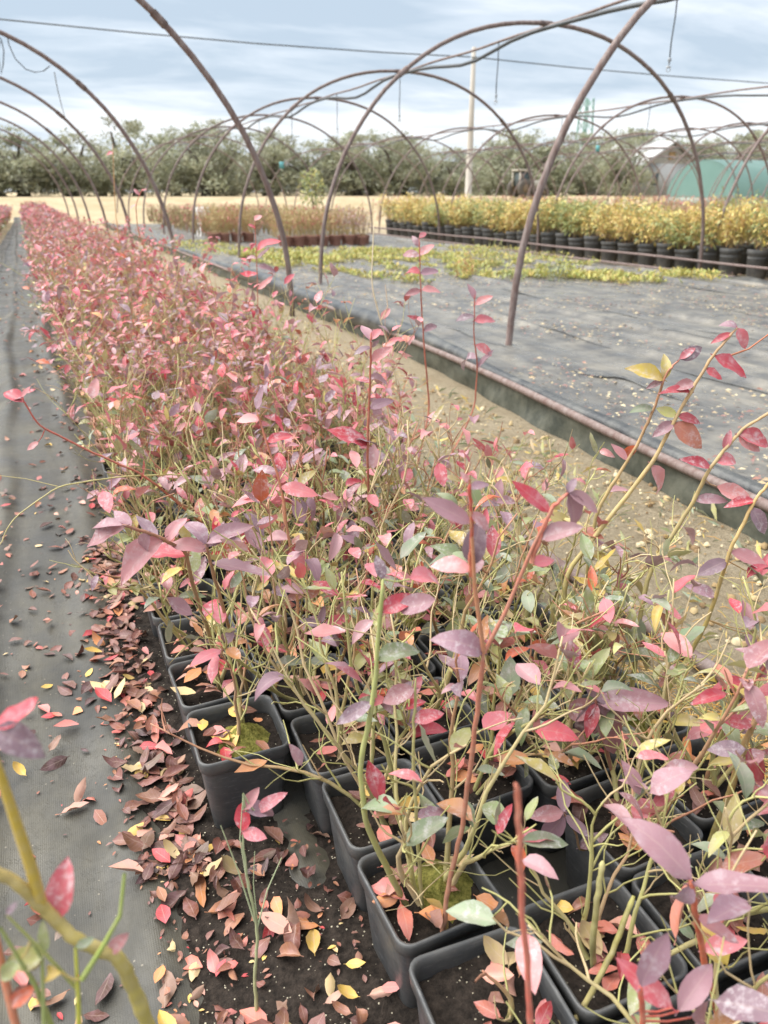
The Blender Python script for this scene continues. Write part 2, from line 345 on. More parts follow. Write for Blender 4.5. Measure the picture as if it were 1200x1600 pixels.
# ------------------------------------------------------------------ leaves and stems
def unit(a): return a / (np.linalg.norm(a, axis=-1, keepdims=True) + 1e-12)
def leaf_grid(ns, nc):
    t = np.linspace(0, 1, ns + 1); s = np.linspace(-1, 1, nc + 1)
    S, Tt = np.meshgrid(s, t); n = nc + 1
    i = np.arange(ns)[:, None] * n; j = np.arange(nc)[None]
    return S.ravel(), Tt.ravel(), np.stack([i + j, i + j + 1, i + n + j + 1, i + n + j], -1).reshape(-1, 4)
def leaves(g, P, D, N, L, W, fold, curl, C, ns=5, nc=2, cr=0.0):
    """N folded, curled, pointed leaves in one go: base P, direction D, upper side N, length L, width W"""
    P = np.asarray(P, float); k = len(P)
    if k == 0: return
    D = unit(np.asarray(D, float)); N = np.asarray(N, float); N = unit(N - (N * D).sum(-1, keepdims=True) * D); B = np.cross(D, N)
    S, T, Q = leaf_grid(ns, nc)
    wd = np.sin(math.pi * np.clip(T, 0, 1) ** 0.85) ** 0.75 * (1 - 0.12 * T); wd[T > 0.999] = 0.02; wd[T < 0.001] = 0.06
    W_ = np.asarray(W)[:, None]; L_ = np.asarray(L)[:, None]; fo = np.asarray(fold)[:, None]; cu = np.asarray(curl)[:, None]
    across = S * wd * W_ / 2
    up = np.abs(S * wd) ** 1.3 * W_ / 2 * fo + 0.04 * W_ * np.sin(T * 11 + S * 2.0) * np.abs(S)
    if cr: up = up + cr * W_ * (0.5 * np.sin(T * 8 + 9 * fo) * S + 0.35 * np.sin(T * 15 + S * 4 + 20 * cu)) * wd
    ang = cu * T
    along = L_ * np.where(np.abs(cu) < 1e-3, T, np.sin(ang) / np.where(np.abs(cu) < 1e-3, 1, cu))
    lift = L_ * np.where(np.abs(cu) < 1e-3, 0, (1 - np.cos(ang)) / np.where(np.abs(cu) < 1e-3, 1, cu))
    V = P[:, None] + D[:, None] * along[..., None] + B[:, None] * across[..., None] + N[:, None] * (up - lift)[..., None]
    nv = len(S); Qa = (Q[None] + (np.arange(k) * nv)[:, None, None]).reshape(-1, 4)
    cc = np.repeat(np.asarray(C, float), nv, 0)
    uv = np.stack([np.tile(S, k), np.tile(T, k)], 1)
    g.add(V.reshape(-1, 3), Qa, cc, uv)

RED = [lin(*c) for c in [(208, 90, 100), (214, 122, 126), (192, 58, 72), (216, 146, 144), (202, 110, 118)]]
MAUVE = [lin(*c) for c in [(164, 124, 132), (150, 116, 128), (178, 136, 140), (146, 120, 131), (178, 124, 127)]]
GREEN = [lin(*c) for c in [(150, 160, 104), (136, 154, 120), (152, 166, 136), (172, 172, 106), (126, 142, 98)]]
WARM = [lin(*c) for c in [(206, 102, 60), (200, 176, 84), (212, 150, 96), (190, 120, 96), (186, 172, 100)]]
DRYC = [lin(*c) for c in [(116, 68, 48), (134, 80, 56), (96, 60, 44), (72, 48, 38), (152, 104, 74), (120, 82, 62)]]
PALE = [lin(*c) for c in [(206, 182, 128), (214, 178, 84), (198, 120, 112), (210, 140, 84), (186, 60, 62), (200, 150, 130), (190, 110, 90)]]
def leaf_colour(rng, z, red=1.0):
    """reds and mauves up in the crown, greens and yellows low down"""
    hi = np.clip((z - 0.34) / 0.24, 0, 1) * red
    r = rng.random()
    if r < hi * 0.50: p = RED
    elif r < hi * 0.90: p = MAUVE
    elif r < hi * 0.93 + 0.03: p = WARM
    elif r < 0.62 + hi * 0.34: p = GREEN
    elif r < 0.80 + hi * 0.18: p = WARM
    else: p = RED
    c = np.array(p[rng.integers(len(p))]); return np.clip(c * (0.68 + 0.55 * rng.random()) + rng.normal(0, 0.008, 3), 0.005, 0.9)
G_LOW, G_MID, G_TAN, S_RED = (np.array(lin(*c)) for c in [(140, 136, 88), (176, 172, 112), (194, 172, 132), (176, 122, 98)])

def walk(rng, p, d, L, n, wob, up):
    P = [np.array(p, float)]; d = np.array(d, float)
    for _ in range(n):
        d = unit(d + rng.normal(0, wob, 3) + np.array([0, 0, up])); P.append(P[-1] + d * L / n)
    return np.array(P)
def lerp_path(P, t):
    f = t * (len(P) - 1); i = min(int(f), len(P) - 2); return P[i] + (P[i + 1] - P[i]) * (f - i), unit(P[i + 1] - P[i])
def gen_stem(rng, base, H, tilt, az, r0, leafy, twigs, red, big=1.0, kc=6):
    """one main stem with its twigs: returns tubes [(pts, radii, colours, sides)] and leaf rows (p, d, n, L, W, fold, curl, colour)"""
    d = (math.cos(az) * tilt, math.sin(az) * tilt, 1.0); n = 9
    P = walk(rng, base, d, H, n, 0.15, 0.05)
    t = np.linspace(0, 1, n + 1)[:, None]; redtop = rng.random() < 0.32 * red
    lo = (G_LOW, G_MID, G_TAN)[rng.integers(3)]
    c = lo * (1 - t) + (S_RED if redtop else (G_MID, G_TAN)[rng.integers(2)]) * t
    tubes = [(P, r0 * (1 - 0.72 * t[:, 0]), c, kc)]; lv = []
    def put(p, dd, low):
        axis = unit(dd); out = unit(rng.normal(0, 1, 3)); out = unit(out - axis * (out @ axis))
        D = unit(axis * (0.35 + 0.4 * rng.random()) + out + np.array([0, 0, -0.05 + 0.25 * rng.random()]))
        N = unit(np.array([0, 0, 1.0]) + axis * 0.3 + rng.normal(0, 0.35, 3))
        z = p[2]; L = (0.036 + 0.040 * rng.random()) * big * (0.62 if z < 0.28 else 1.0)
        lv.append((p + D * 0.004, D, N, L, L * (0.42 + 0.16 * rng.random()), 0.15 + 0.5 * rng.random(), rng.normal(0.5, 0.5), leaf_colour(rng, z, red)))
    nl = rng.poisson(leafy * 11)
    for q in range(nl):
        tt = 1 - 0.55 * rng.random() ** 1.3; p, dd = lerp_path(P, tt); put(p, dd, False)
    for q in range(twigs):
        tt = 0.12 + 0.85 * rng.random(); p, dd = lerp_path(P, tt)
        out = unit(rng.normal(0, 1, 3)); out = unit(out - dd * (out @ dd)); out[2] = abs(out[2]) * 0.6
        L = (0.05 + 0.17 * rng.random()) * (0.7 if tt > 0.8 else 1.0)
        TP = walk(rng, p, unit(dd * 0.95 + out + np.array([0, 0, 0.15])), L, 5, 0.18, 0.07)
        r = min(r0 * 0.45, 0.0024) * (0.6 + 0.6 * rng.random())
        cc = (S_RED if redtop and tt > 0.72 else (G_MID if rng.random() < 0.62 else G_TAN)) * (0.85 + 0.3 * rng.random())
        tubes.append((TP, r * np.linspace(1, 0.5, 6), np.repeat(cc[None], 6, 0), 4))
        for _ in range(rng.poisson(leafy * (2.1 if p[2] > 0.24 else 1.3))):
            a = 0.25 + 0.75 * rng.random(); p2, d2 = lerp_path(TP, a); put(p2, d2, True)
        if rng.random() < 0.45:
            p2, d2 = lerp_path(TP, 0.4 + 0.4 * rng.random()); o2 = unit(rng.normal(0, 1, 3))
            T2 = walk(rng, p2, unit(d2 + 0.9 * o2), L * 0.55, 4, 0.25, 0.02)
            tubes.append((T2, r * 0.6 * np.linspace(1, 0.5, 5), np.repeat(cc[None], 5, 0), 3))
            for _ in range(rng.poisson(leafy * 0.8)):
                p3, d3 = lerp_path(T2, 0.4 + 0.6 * rng.random()); put(p3, d3, True)
    return tubes, lv
def add_tubes(g, tubes, cut=None):
    for P, r, c, k in tubes: tube(g, P, r, k if cut is None else min(k, cut), c)
def add_leaves(g, lv, ns, nc):
    if lv: leaves(g, *[np.array([x[i] for x in lv]) for i in range(8)], ns=ns, nc=nc)

# ------------------------------------------------------------------ pots
def rring(hw, rad, z, k=5):
    pts = []
    for q in range(4):
        cx, cy = [(1, 1), (-1, 1), (-1, -1), (1, -1)][q]
        for j in range(k):
            a = q * math.pi / 2 + j / (k - 1) * math.pi / 2
            pts.append((cx * (hw - rad) + rad * math.cos(a), cy * (hw - rad) + rad * math.sin(a), z))
    return pts
def square_pot_mesh():
    prof = [(0.060, 0.020, 0.004), (0.078, 0.022, 0.0), (0.082, 0.022, 0.008), (0.0965, 0.024, 0.176), (0.0968, 0.024, 0.184), (0.1005, 0.025, 0.186), (0.1035, 0.025, 0.190),
            (0.1055, 0.026, 0.214), (0.1045, 0.0255, 0.219), (0.1015, 0.024, 0.220), (0.0975, 0.022, 0.216), (0.0955, 0.022, 0.200), (0.0930, 0.021, 0.140)]
    V = np.array([p for hw, r, z in prof for p in rring(hw, r, z)]); k = 20; n = len(prof)
    i = np.arange(n - 1)[:, None] * k; j = np.arange(k)[None]; j2 = (j + 1) % k
    g = G(); g.add(V, np.stack([i + j, i + j2, i + k + j2, i + k + j], -1).reshape(-1, 4))
    cap = [[0, 9 - q, 10 + q, 19] if q == 9 else [q, q + 1, 18 - q, 19 - q] for q in range(0, 9)]
    g.Q.append(np.array(cap)[:, ::-1]); return g.mesh('pot', POT)
POT_ME = square_pot_mesh()
def soil_mesh(seed, hw=0.0950, z0=0.178, rnd=False):
    u = np.linspace(-1, 1, 15); X, Y = np.meshgrid(u, u)
    if rnd:   # square to disc
        Xd = X * np.sqrt(1 - Y * Y / 2) * hw; Yd = Y * np.sqrt(1 - X * X / 2) * hw
    else: Xd, Yd = X * hw * (1 - 0.06 * Y * Y), Y * hw * (1 - 0.06 * X * X)
    Z = z0 + 0.022 * (fbm(X * 2 + seed * 7, Y * 2, seed) - 0.5) + 0.016 * (fbm(X * 9, Y * 9 + seed, seed + 5) - 0.5) + 0.010 * (1 - np.maximum(abs(X), abs(Y)))
    V = np.stack([Xd, Yd, Z], -1).reshape(-1, 3); i = np.arange(14)[:, None] * 15; j = np.arange(14)[None]
    g = G(); g.add(V, np.stack([i + j, i + j + 1, i + 15 + j + 1, i + 15 + j], -1).reshape(-1, 4)); return g.mesh('soil', SOIL)
SOILS = [soil_mesh(s) for s in range(5)]
def round_pot_mesh(name, r, h, mat):
    prof = [(0.02, 0.003), (r * 0.72, 0.0), (r * 0.75, 0.01), (r * 0.93, h * 0.86), (r * 1.0, h * 0.87), (r * 1.0, h * 0.985), (r * 0.985, h), (r * 0.955, h), (r * 0.94, h * 0.97), (r * 0.90, h * 0.7)]
    return lathe(G(), prof, 20).mesh(name, mat)
TPOT_ME = round_pot_mesh('pot', 0.104, 0.21, TERRA)
TSOIL_ME = soil_mesh(9, 0.094, 0.175, True)
def moss_mesh(seed):
    u = np.linspace(-1, 1, 29); X, Y = np.meshgrid(u, u); R = np.hypot(X, Y)
    Z = 0.186 + 0.024 * np.maximum(-0.3, 1 - R * (0.9 + 0.5 * fbm(X * 2, Y * 2, seed))) + 0.030 * (fbm(X * 8, Y * 8, seed + 3) - 0.5) * np.clip(1.2 - R, 0, 1) - 0.012 * R
    V = np.stack([X * 0.062, Y * 0.062, Z + 0.012], -1).reshape(-1, 3); i = np.arange(28)[:, None] * 29; j = np.arange(28)[None]
    g = G(); g.add(V, np.stack([i + j, i + j + 1, i + 29 + j + 1, i + 29 + j], -1).reshape(-1, 4)); return g.mesh('moss', MOSS)
MOSSES = [moss_mesh(s) for s in (3, 8)]

# single leaf prototypes that the near plants share: shape x colour
PROTO = {}
def proto_leaf(rng, col_key, pal, mat=LEAF_ONE, ns=6, nc=4):
    key = (col_key, rng.integers(11), rng.integers(len(pal)))
    if key not in PROTO:
        r2 = np.random.default_rng(abs(hash(key)) % 99991 if False else (len(PROTO) * 17 + 5))
        g = G(); c = np.clip(np.array(pal[key[2]]) * (0.58 + 0.55 * r2.random()), 0, 1)
        dry = col_key == 'dry' or col_key == 'pale'
        leaves(g, [(0, 0, 0)], [(0, 1, 0)], [(0, 0, 1)], [1.0], [0.36 + 0.20 * r2.random()], [r2.normal(0.4, 0.6) if dry else 0.1 + 0.6 * r2.random()],
               [r2.normal(0.1, 0.9) if dry else r2.normal(0.5, 0.6)], [c], ns, nc, cr=0.22 if dry else 0.07)
        stalk = tube(G(), [(0, -0.09, 0.0), (0, -0.04, 0.003), (0, 0.03, 0)], [0.014, 0.012, 0.01], 4, c * 0.9); g.add(stalk.V[0], stalk.Q[0], stalk.C[0], stalk.T[0] + 0.5)
        PROTO[key] = g.mesh('leaf', mat)
    return PROTO[key]
from mathutils import Matrix
def place_leaf(me, parent, p, D, N, L, name='leaf', **kw):
    D = unit(np.array(D)); N = np.array(N); N = unit(N - (N @ D) * D); B = np.cross(D, N)
    o = link(name, me, parent, **kw)
    o.matrix_basis = Matrix(((B[0] * L, D[0] * L, N[0] * L, p[0]), (B[1] * L, D[1] * L, N[1] * L, p[1]), (B[2] * L, D[2] * L, N[2] * L, p[2]), (0, 0, 0, 1)))
    return o
PALS = {'red': RED, 'mauve': MAUVE, 'green': GREEN, 'warm': WARM, 'dry': DRYC, 'pale': PALE}
def pal_for(rng, z):
    hi = np.clip((z - 0.36) / 0.24, 0, 1); r = rng.random()
    if r < hi * 0.42: return 'red'
    if r < hi * 0.90: return 'mauve'
    if r < 0.60 + hi * 0.32: return 'green'
    if r < 0.90 + hi * 0.08: return 'warm'
    return 'red'
def stem_part(parent, rng, tubes, lv, zoff=0.0, thin=0.5):
    g = G(); add_tubes(g, tubes); st = g.build('stem', STEM, parent)
    for p, D, N, L, W, fo, cu, c in lv:
        if p[2] < 0.38 and rng.random() < thin: continue
        k = pal_for(rng, p[2] + zoff); place_leaf(proto_leaf(rng, k, PALS[k]), st, p, D, N, L)
    return st

# ------------------------------------------------------------------ the bed of potted blueberries
PX, PY = 0.222, 0.228
def bed_x(col, y): return 0.255 + col * PX - 0.016 * max(0.0, y - 1.4)
POTZ = 0.018
spots = []
for row in range(0, 58):
    y = 0.46 + row * PY
    for col in range(5):
        yy = y + [0.115, 0.0, 0.02, -0.01, 0.03][col]
        if col == 0 and yy < 1.4: continue
        if col == 2 and row == 2: continue                 # the pot that is missing from the row
        if col < 1 and row < 2: continue
        spots.append((col, row, bed_x(col, yy) + random.uniform(-0.004, 0.004), yy + random.uniform(-0.006, 0.006)))
spots.sort(key=lambda s: s[3] ** 2 + s[2] ** 2)
spots = spots[:282]
HERO_LABEL = {
    (0, 4): 'blueberry plant in square black pot on the bed corner, green moss on soil',
    (1, 2): 'blueberry plant with a forked red stem in a square black pot with thick moss',
    (1, 1): 'low blueberry plant in square black pot in front of the pot with thick moss',
    (0, 5): 'blueberry plant in square black pot second from the free corner of the bed',
    (0, 6): 'blueberry plant in square black pot third from the free corner of the bed',
    (0, 7): 'blueberry plant holding big mauve leaves over the path, fourth pot from corner',
}
ORD = ['first', 'second', 'third', 'fourth', 'fifth', 'sixth', 'seventh', 'eighth', 'ninth', 'tenth', 'eleventh', 'twelfth']
def nth(i):
    if i < 12: return ORD[i]
    return str(i + 1) + ({1: 'st', 2: 'nd', 3: 'rd'}.get((i + 1) % 10, 'th') if (i + 1) // 10 != 1 else 'th')
NEAR, near_things = 2.9, {}
protos = None
def mid_proto(seed, red=1.0, ns=4):
    rng = np.random.default_rng(1000 + seed); gs, gl = G(), G()
    for s in range(rng.integers(8, 11)):
        az = rng.random() * 6.283; b = (0.045 * math.cos(az) * rng.random(), 0.045 * math.sin(az) * rng.random(), 0.18)
        lf_ = 0.55 if s == 0 else 0.2
        tb, lv = gen_stem(rng, b, (0.34 + 0.24 * rng.random()) * (1.6 if s == 0 or (s == 1 and seed % 2) else 1.0), 0.12 + 0.45 * rng.random(), az, 0.0042, lf_, 12, red, 1.0)
        add_tubes(gs, tb, 3); add_leaves(gl, lv, ns, 2)
    return gs.mesh('branches', STEM), gl.mesh('foliage', LEAF)
MIDP = [mid_proto(s) for s in range(14)]
near_n = 0
for (col, row, x, y) in spots:
    dist = math.hypot(x, y); terra = y > 3.7
    edge = 'at the path edge' if col == 0 else ('at the sandy edge' if col == 4 else 'inside')
    rng = np.random.default_rng(int(col * 1000 + row * 7 + 3))
    z0 = POTZ + (0.0 if col else 0.004)
    if dist < NEAR:
        lab = HERO_LABEL.get((col, row)) or (f'blueberry plant in square black pot, {ORD[col]} column from the path, {nth(row)} pot along the bed')
        t = thing('potted_blueberry', (x, y, z0), lab, 'plant', None if (col, row) in HERO_LABEL else 'blueberries in square black pots', rng.normal(0, 0.03))
        near_things[(col, row)] = t; near_n += 1
        link('pot', POT_ME, t); link('soil', SOILS[rng.integers(5)], t)
        if (col, row) in ((0, 4), (1, 2)) or rng.random() < 0.2: link('moss', MOSSES[rng.integers(2)], t, loc=(rng.uniform(-.03, .03), rng.uniform(-.03, .03), 0), rz=rng.random() * 6)
        h = 0.42 + 0.16 * rng.random()
        ns_ = 6; tw_ = 9
        if y < 0.85: h *= 0.75; ns_ = 4
        if (col, row) == (1, 1): h = 0.16; ns_ = 1; tw_ = 3
        if col == 0 and row <= 6: h *= 0.9; ns_ = 3; tw_ = 5
        green = col >= 2 and 0.9 < y < 1.7
        for s in range(ns_):
            az = rng.random() * 6.283; b = (0.05 * math.cos(az) * rng.random(), 0.05 * math.sin(az) * rng.random(), 0.175)
            tb, lv = gen_stem(rng, b, h * (0.6 + 0.6 * rng.random()), 0.15 + 0.45 * rng.random(), az, 0.0042 + 0.003 * rng.random(), 0.24, tw_, 1.0, 1.14)
            stem_part(t, rng, tb, lv, -0.14 if green else 0.0, 0.2 if green else (0.75 if y < 0.9 or col == 0 else 0.5))
    else:
        if terra: lab = f'pink-leaved blueberry plant in terracotta pot, {ORD[col]} column from the path, {nth(row - 14)} terracotta pot along'
        else: lab = f'leafy blueberry plant in black pot, {ORD[col]} column from the path, {nth(row)} pot along the bed'
        t = thing('potted_blueberry', (x, y, z0), lab, 'plant', 'blueberries of the long bed', rng.random() * 6.283, 0.94 + 0.16 * rng.random())
        if terra: link('pot', TPOT_ME, t); link('soil', TSOIL_ME, t)
        else:
            link('pot', POT_ME, t).rotation_euler = (0, 0, -t.rotation_euler[2]); link('soil', SOILS[0], t).rotation_euler = (0, 0, -t.rotation_euler[2])
        b, f = MIDP[rng.integers(len(MIDP))]
        link('branches', b, t, kind='stuff'); link('foliage', f, t, kind='stuff')

# the rest of the bed, too far to pick apart, and the parallel bed across the path
def far_rows(name, label, cols, y0, y1, x_of, seed, dens=1.0, red=1.0, tops=(0.55, 0.8), pal=None, step=0.228, tan=1.0):
    rng = np.random.default_rng(seed); gl = G(); P, D, N, L, W, C = [], [], [], [], [], []
    y = y0
    while y < y1:
        for cx in cols:
            x = x_of(cx, y) + rng.normal(0, 0.02); gz = float(ground_z(x, y)); big = 1.0 + min(1.2, max(0, y - 12) / 26.0)
            for q in range(int(9 * tan)):
                a = rng.random() * 6.283; h = rng.uniform(0.4, tops[1])
                p1 = np.array([x + 0.12 * math.cos(a), y + 0.12 * math.sin(a), gz + h]); p0 = np.array([x, y, gz + 0.15])
                c = (G_MID, G_TAN, G_MID, S_RED)[rng.integers(4)]
                tube(gl, [p0, (p0 + p1) / 2 + rng.normal(0, .02, 3), p1], 0.0035 * big, 3, c)
            n = int(25 * dens / big)
            z = tops[0] + (tops[1] - tops[0]) * rng.random(n) ** 1.2; low = rng.random(n) < 0.38; z[low] = rng.uniform(0.25, tops[0], low.sum())
            P.append(np.stack([x + rng.normal(0, 0.10, n), y + rng.normal(0, 0.10, n), gz + z], 1))
            D.append(rng.normal(0, 1, (n, 3)) * (1, 1, 0.5)); N.append(rng.normal(0, 0.5, (n, 3)) + (0, 0, 1))
            l = rng.uniform(0.045, 0.08, n) * big; L.append(l); W.append(l * 0.5)
            C.append(np.array([(leaf_colour(rng, q, red) if pal is None else np.array(pal[rng.integers(len(pal))]) * rng.uniform(.8, 1.15)) for q in z]))
        y += step
    n = sum(map(len, L))
    leaves(gl, np.concatenate(P), np.concatenate(D), np.concatenate(N), np.concatenate(L), np.concatenate(W), np.full(n, 0.3), np.full(n, 0.4), np.concatenate(C), 2, 2)
    return gl.build(name, LEAF_FAR, label=label, cat='plants', kind='stuff')
ymax = max(s[3] for s in spots)
far_rows('far_blueberry_plants', 'pink mass of blueberry plants running to the far end of the long bed', range(5), ymax + 0.12, 46, bed_x, 51)
far_rows('far_blueberry_plants', 'pink blueberry plants in the bed on the other side of the dark path', range(5), 12, 44, lambda c, y: -1.14 - 0.23 * c - 0.002 * y, 52)

# ------------------------------------------------------------------ hero shoots of the near plants
def nearest(P):
    return min(near_things.values(), key=lambda t: (t.location[0] - P[0]) ** 2 + (t.location[1] - P[1]) ** 2)
HR = np.random.default_rng(77)
def shoot(nodes, r0, r1, cols, lf, owner=None, twigs=(), root=True):
    """a shoot through points (u, v, Y) with leaves (u, v, du, dv, palette[, upness]) sized by the distance they hang at"""
    P = np.array([at(*q) for q in nodes])
    t = owner or nearest(P[0]); o = np.array(t.location)
    if root: P = np.concatenate([[np.array([P[0][0] * 0.35 + o[0] * 0.65, P[0][1] * 0.35 + o[1] * 0.65, o[2] + 0.17])], P]) if np.hypot(*(P[0] - o)[:2]) > 0.03 else P
    # resample smoothly
    s = np.linspace(0, 1, len(P)); tt = np.linspace(0, 1, max(12, len(P) * 6))
    Q = np.stack([np.interp(tt, s, P[:, i]) for i in range(3)], 1)
    for _ in range(2): Q[1:-1] = 0.25 * Q[:-2] + 0.5 * Q[1:-1] + 0.25 * Q[2:]
    Q += HR.normal(0, 0.0005, Q.shape)
    g = G(); c0, c1 = (np.array(lin(*c)) for c in cols)
    nd = 1 + 0.10 * np.maximum(0, np.sin(tt * math.pi * 9)) ** 12 + HR.normal(0, 0.05, len(tt)); nd[-1] *= 0.55
    Q[::5] += HR.normal(0, 0.0009, Q[::5].shape)
    tube(g, Q - o, (r0 + (r1 - r0) * tt) * nd, 8, np.clip((c0 + (c1 - c0) * tt[:, None]) * (0.82 + 0.36 * HR.random((len(tt), 1))), 0, 1))
    for tw in twigs:
        T = np.array([at(*q) for q in tw[0]]); tube(g, T - o, np.linspace(tw[1], tw[1] * 0.5, len(T)), 5, np.array(lin(*tw[2])))
    st = g.build('stem', STEM, t); R = t.rotation_euler[2]
    st.rotation_euler = (0, 0, -R)
    allP = [Q] + [np.array([at(*q) for q in tw[0]]) for tw in twigs]
    dep = np.concatenate(allP)
    for l in lf:
        u, v, du, dv, k = l[:5]; up = l[5] if len(l) > 5 else 0.6
        # depth of the nearest stem point as seen from the camera
        dd = dep - np.array([0, 0, CAM_H]); z = dd @ _F; pu = 600 + F * (dd @ _R) / z; pv = 800 - F * (dd @ _U) / z
        iq = np.argmin((pu - u) ** 2 + (pv - v) ** 2); near_p = dep[iq]; tip = at(u + du, v + dv, near_p[1])
        a = near_p if math.hypot(pu[iq] - u, pv[iq] - v) < 22 else at(u, v, near_p[1])
        if a is not near_p:
            gp = G(); mid = (a + near_p) / 2 - np.array([0, 0, 0.004]); tube(gp, np.array([near_p, mid, a]) - o, [0.0016, 0.0013, 0.0012], 5, c1); gp.build('leaf_stalk', STEM, st)
        dz = (a - (0, 0, CAM_H)) @ _F; b = a + (_R * du - _U * dv) * dz / F + _F * HR.normal(0, 0.25) * math.hypot(du, dv) * dz / F
        D = b - a; L = np.linalg.norm(D)
        N = np.array([0, 0, 1.0]) * up - _F * (1.25 - up) + HR.normal(0, 0.18, 3)
        place_leaf(proto_leaf(HR, k, PALS[k]), st, a - o, D, N, L)
    return st
GRN, YGR, REDS, TANS = (150, 150, 88), (176, 168, 96), (176, 84, 66), (166, 138, 104)
# forked red stem over the mossy pot
shoot([(690, 1470, 0.84), (700, 1390, 0.84), (722, 1290, 0.83), (738, 1180, 0.82), (756, 1020, 0.80)], 0.0046, 0.0036, ((166, 124, 100), (178, 112, 92)), [(748, 1010, -70, -30, 'mauve'), (752, 1005, -60, -50, 'mauve')],
      near_things.get((1, 2)), twigs=[([(756, 1020, .80), (742, 920, .79), (737, 830, .79), (734, 750, .78)], 0.0035, (186, 128, 96)), ([(756, 1020, .80), (790, 955, .80), (830, 860, .80), (862, 795, .79), (888, 770, .79)], 0.0035, (184, 118, 98))])
shoot([(735, 900, .80), (737, 830, .79), (734, 755, .78)], 0.003, 0.0022, ((180, 104, 78), (190, 80, 70)), [(734, 752, -16, -18, 'red'), (736, 765, 40, -22, 'mauve'), (742, 800, 34, 30, 'mauve'), (733, 815, -78, -42, 'mauve'), (737, 885, 8, -72, 'mauve'), (736, 895, -66, -28, 'red'), (740, 900, 28, -55, 'mauve')], near_things.get((1, 2)), root=False)
shoot([(830, 880, .80), (862, 795, .79), (888, 770, .79)], 0.003, 0.0022, ((186, 114, 94), (190, 100, 90)), [(858, 800, -58, -52, 'red'), (888, 772, 52, 30, 'mauve'), (850, 838, 58, -22, 'mauve'), (886, 770, 10, -26, 'mauve'), (820, 882, 40, -6, 'red'), (890, 775, 30, 60, 'mauve')], near_things.get((1, 2)), root=False)
shoot([(640, 1425, 0.92), (572, 1290, 0.92), (562, 1200, 0.92), (585, 1080, 0.92), (598, 905, 0.91)], 0.0065, 0.003, ((156, 146, 96), (168, 176, 108)), [(600, 960, 60, -30, 'red'), (640, 905, 70, -14, 'red'), (598, 910, -8, -40, 'mauve'), (620, 950, 70, -5, 'mauve'), (590, 1040, 70, -40, 'green'), (585, 1090, -60, 30, 'mauve')], near_things.get((1, 2)))
shoot([(660, 1420, 0.90), (652, 1300, 0.90), (645, 1180, 0.91), (650, 1060, 0.92)], 0.0045, 0.002, ((160, 150, 100), (170, 166, 110)), [(690, 1285, -40, 22, 'red'), (668, 1270, 50, -6, 'mauve'), (652, 1120, 50, -20, 'red'), (648, 1080, -60, 20, 'mauve')], near_things.get((1, 2)))
# tall red shoot in the middle of the bed
shoot([(578, 870, 1.95), (574, 700, 1.92), (578, 600, 1.9), (580, 520, 1.9)], 0.0045, 0.0025, ((150, 96, 72), (172, 92, 78)), [(578, 600, -26, -16, 'red'), (578, 560, 32, -22, 'red'), (580, 590, 30, 10, 'mauve'), (580, 528, -14, -34, 'mauve'), (580, 528, 18, -30, 'red'), (576, 640, 38, -22, 'mauve'), (574, 690, -60, -30, 'red', 0.9), (576, 540, -30, 6, 'mauve')])
shoot([(672, 640, 3.0), (664, 560, 3.0), (658, 470, 2.98), (655, 372, 2.98)], 0.005, 0.002, ((160, 100, 76), (172, 84, 72)), [(655, 400, -34, -12, 'mauve'), (656, 398, 22, -26, 'red'), (656, 380, -12, -18, 'mauve'), (657, 376, 14, -16, 'red'), (657, 425, 30, -6, 'mauve'), (657, 430, -30, -14, 'red'), (658, 455, 38, -12, 'red'), (658, 450, -26, 8, 'mauve'), (660, 520, 26, -16, 'mauve'), (660, 500, -24, -12, 'red')])
shoot([(742, 640, 3.0), (746, 570, 3.0), (740, 520, 3.0), (742, 460, 3.0)], 0.0045, 0.002, ((160, 100, 76), (172, 84, 72)), [(742, 470, -10, -26, 'mauve'), (742, 475, 30, -12, 'red'), (742, 490, -30, 4, 'mauve'), (742, 500, 36, -8, 'red'), (744, 540, 40, 12, 'red'), (744, 560, -40, -16, 'mauve'), (745, 580, 30, -22, 'mauve')])
shoot([(400, 640, 4.4), (404, 520, 4.4), (402, 430, 4.4), (398, 345, 4.4)], 0.005, 0.002, ((170, 130, 90), (180, 96, 80)), [(398, 352, -12, -8, 'red'), (398, 350, 10, -18, 'red'), (400, 375, -10, 10, 'red'), (403, 395, 34, -22, 'red'), (402, 402, -22, -6, 'mauve'), (402, 408, 26, -10, 'mauve'), (403, 420, 32, 2, 'mauve'), (402, 430, -26, 8, 'red'), (404, 450, 30, -14, 'red')])
shoot([(190, 520, 8.0), (192, 420, 8.1), (180, 330, 8.2), (176, 225, 8.2)], 0.006, 0.003, ((180, 150, 100), (190, 140, 96)), [(177, 243, -17, -6, 'red', 0.2), (192, 380, 14, -10, 'red'), (192, 400, -12, -8, 'red')])
shoot([(260, 480, 7.0), (215, 360, 7.0), (212, 320, 7.0), (222, 295, 7.0)], 0.006, 0.003, ((180, 140, 96), (186, 110, 90)), [(212, 320, -14, 4, 'red'), (216, 305, -10, -12, 'red'), (222, 298, 8, -5, 'red')])
shoot([(640, 700, 3.1), (612, 560, 3.1), (580, 450, 3.1), (584, 352, 3.1)], 0.005, 0.0025, ((200, 184, 150), (214, 200, 170)), [(596, 520, -20, -10, 'red'), (588, 500, 14, -18, 'red'), (592, 540, 26, -16, 'red')], twigs=[([(596, 500, 3.1), (606, 480, 3.1), (602, 445, 3.1)], 0.003, (205, 180, 150))])
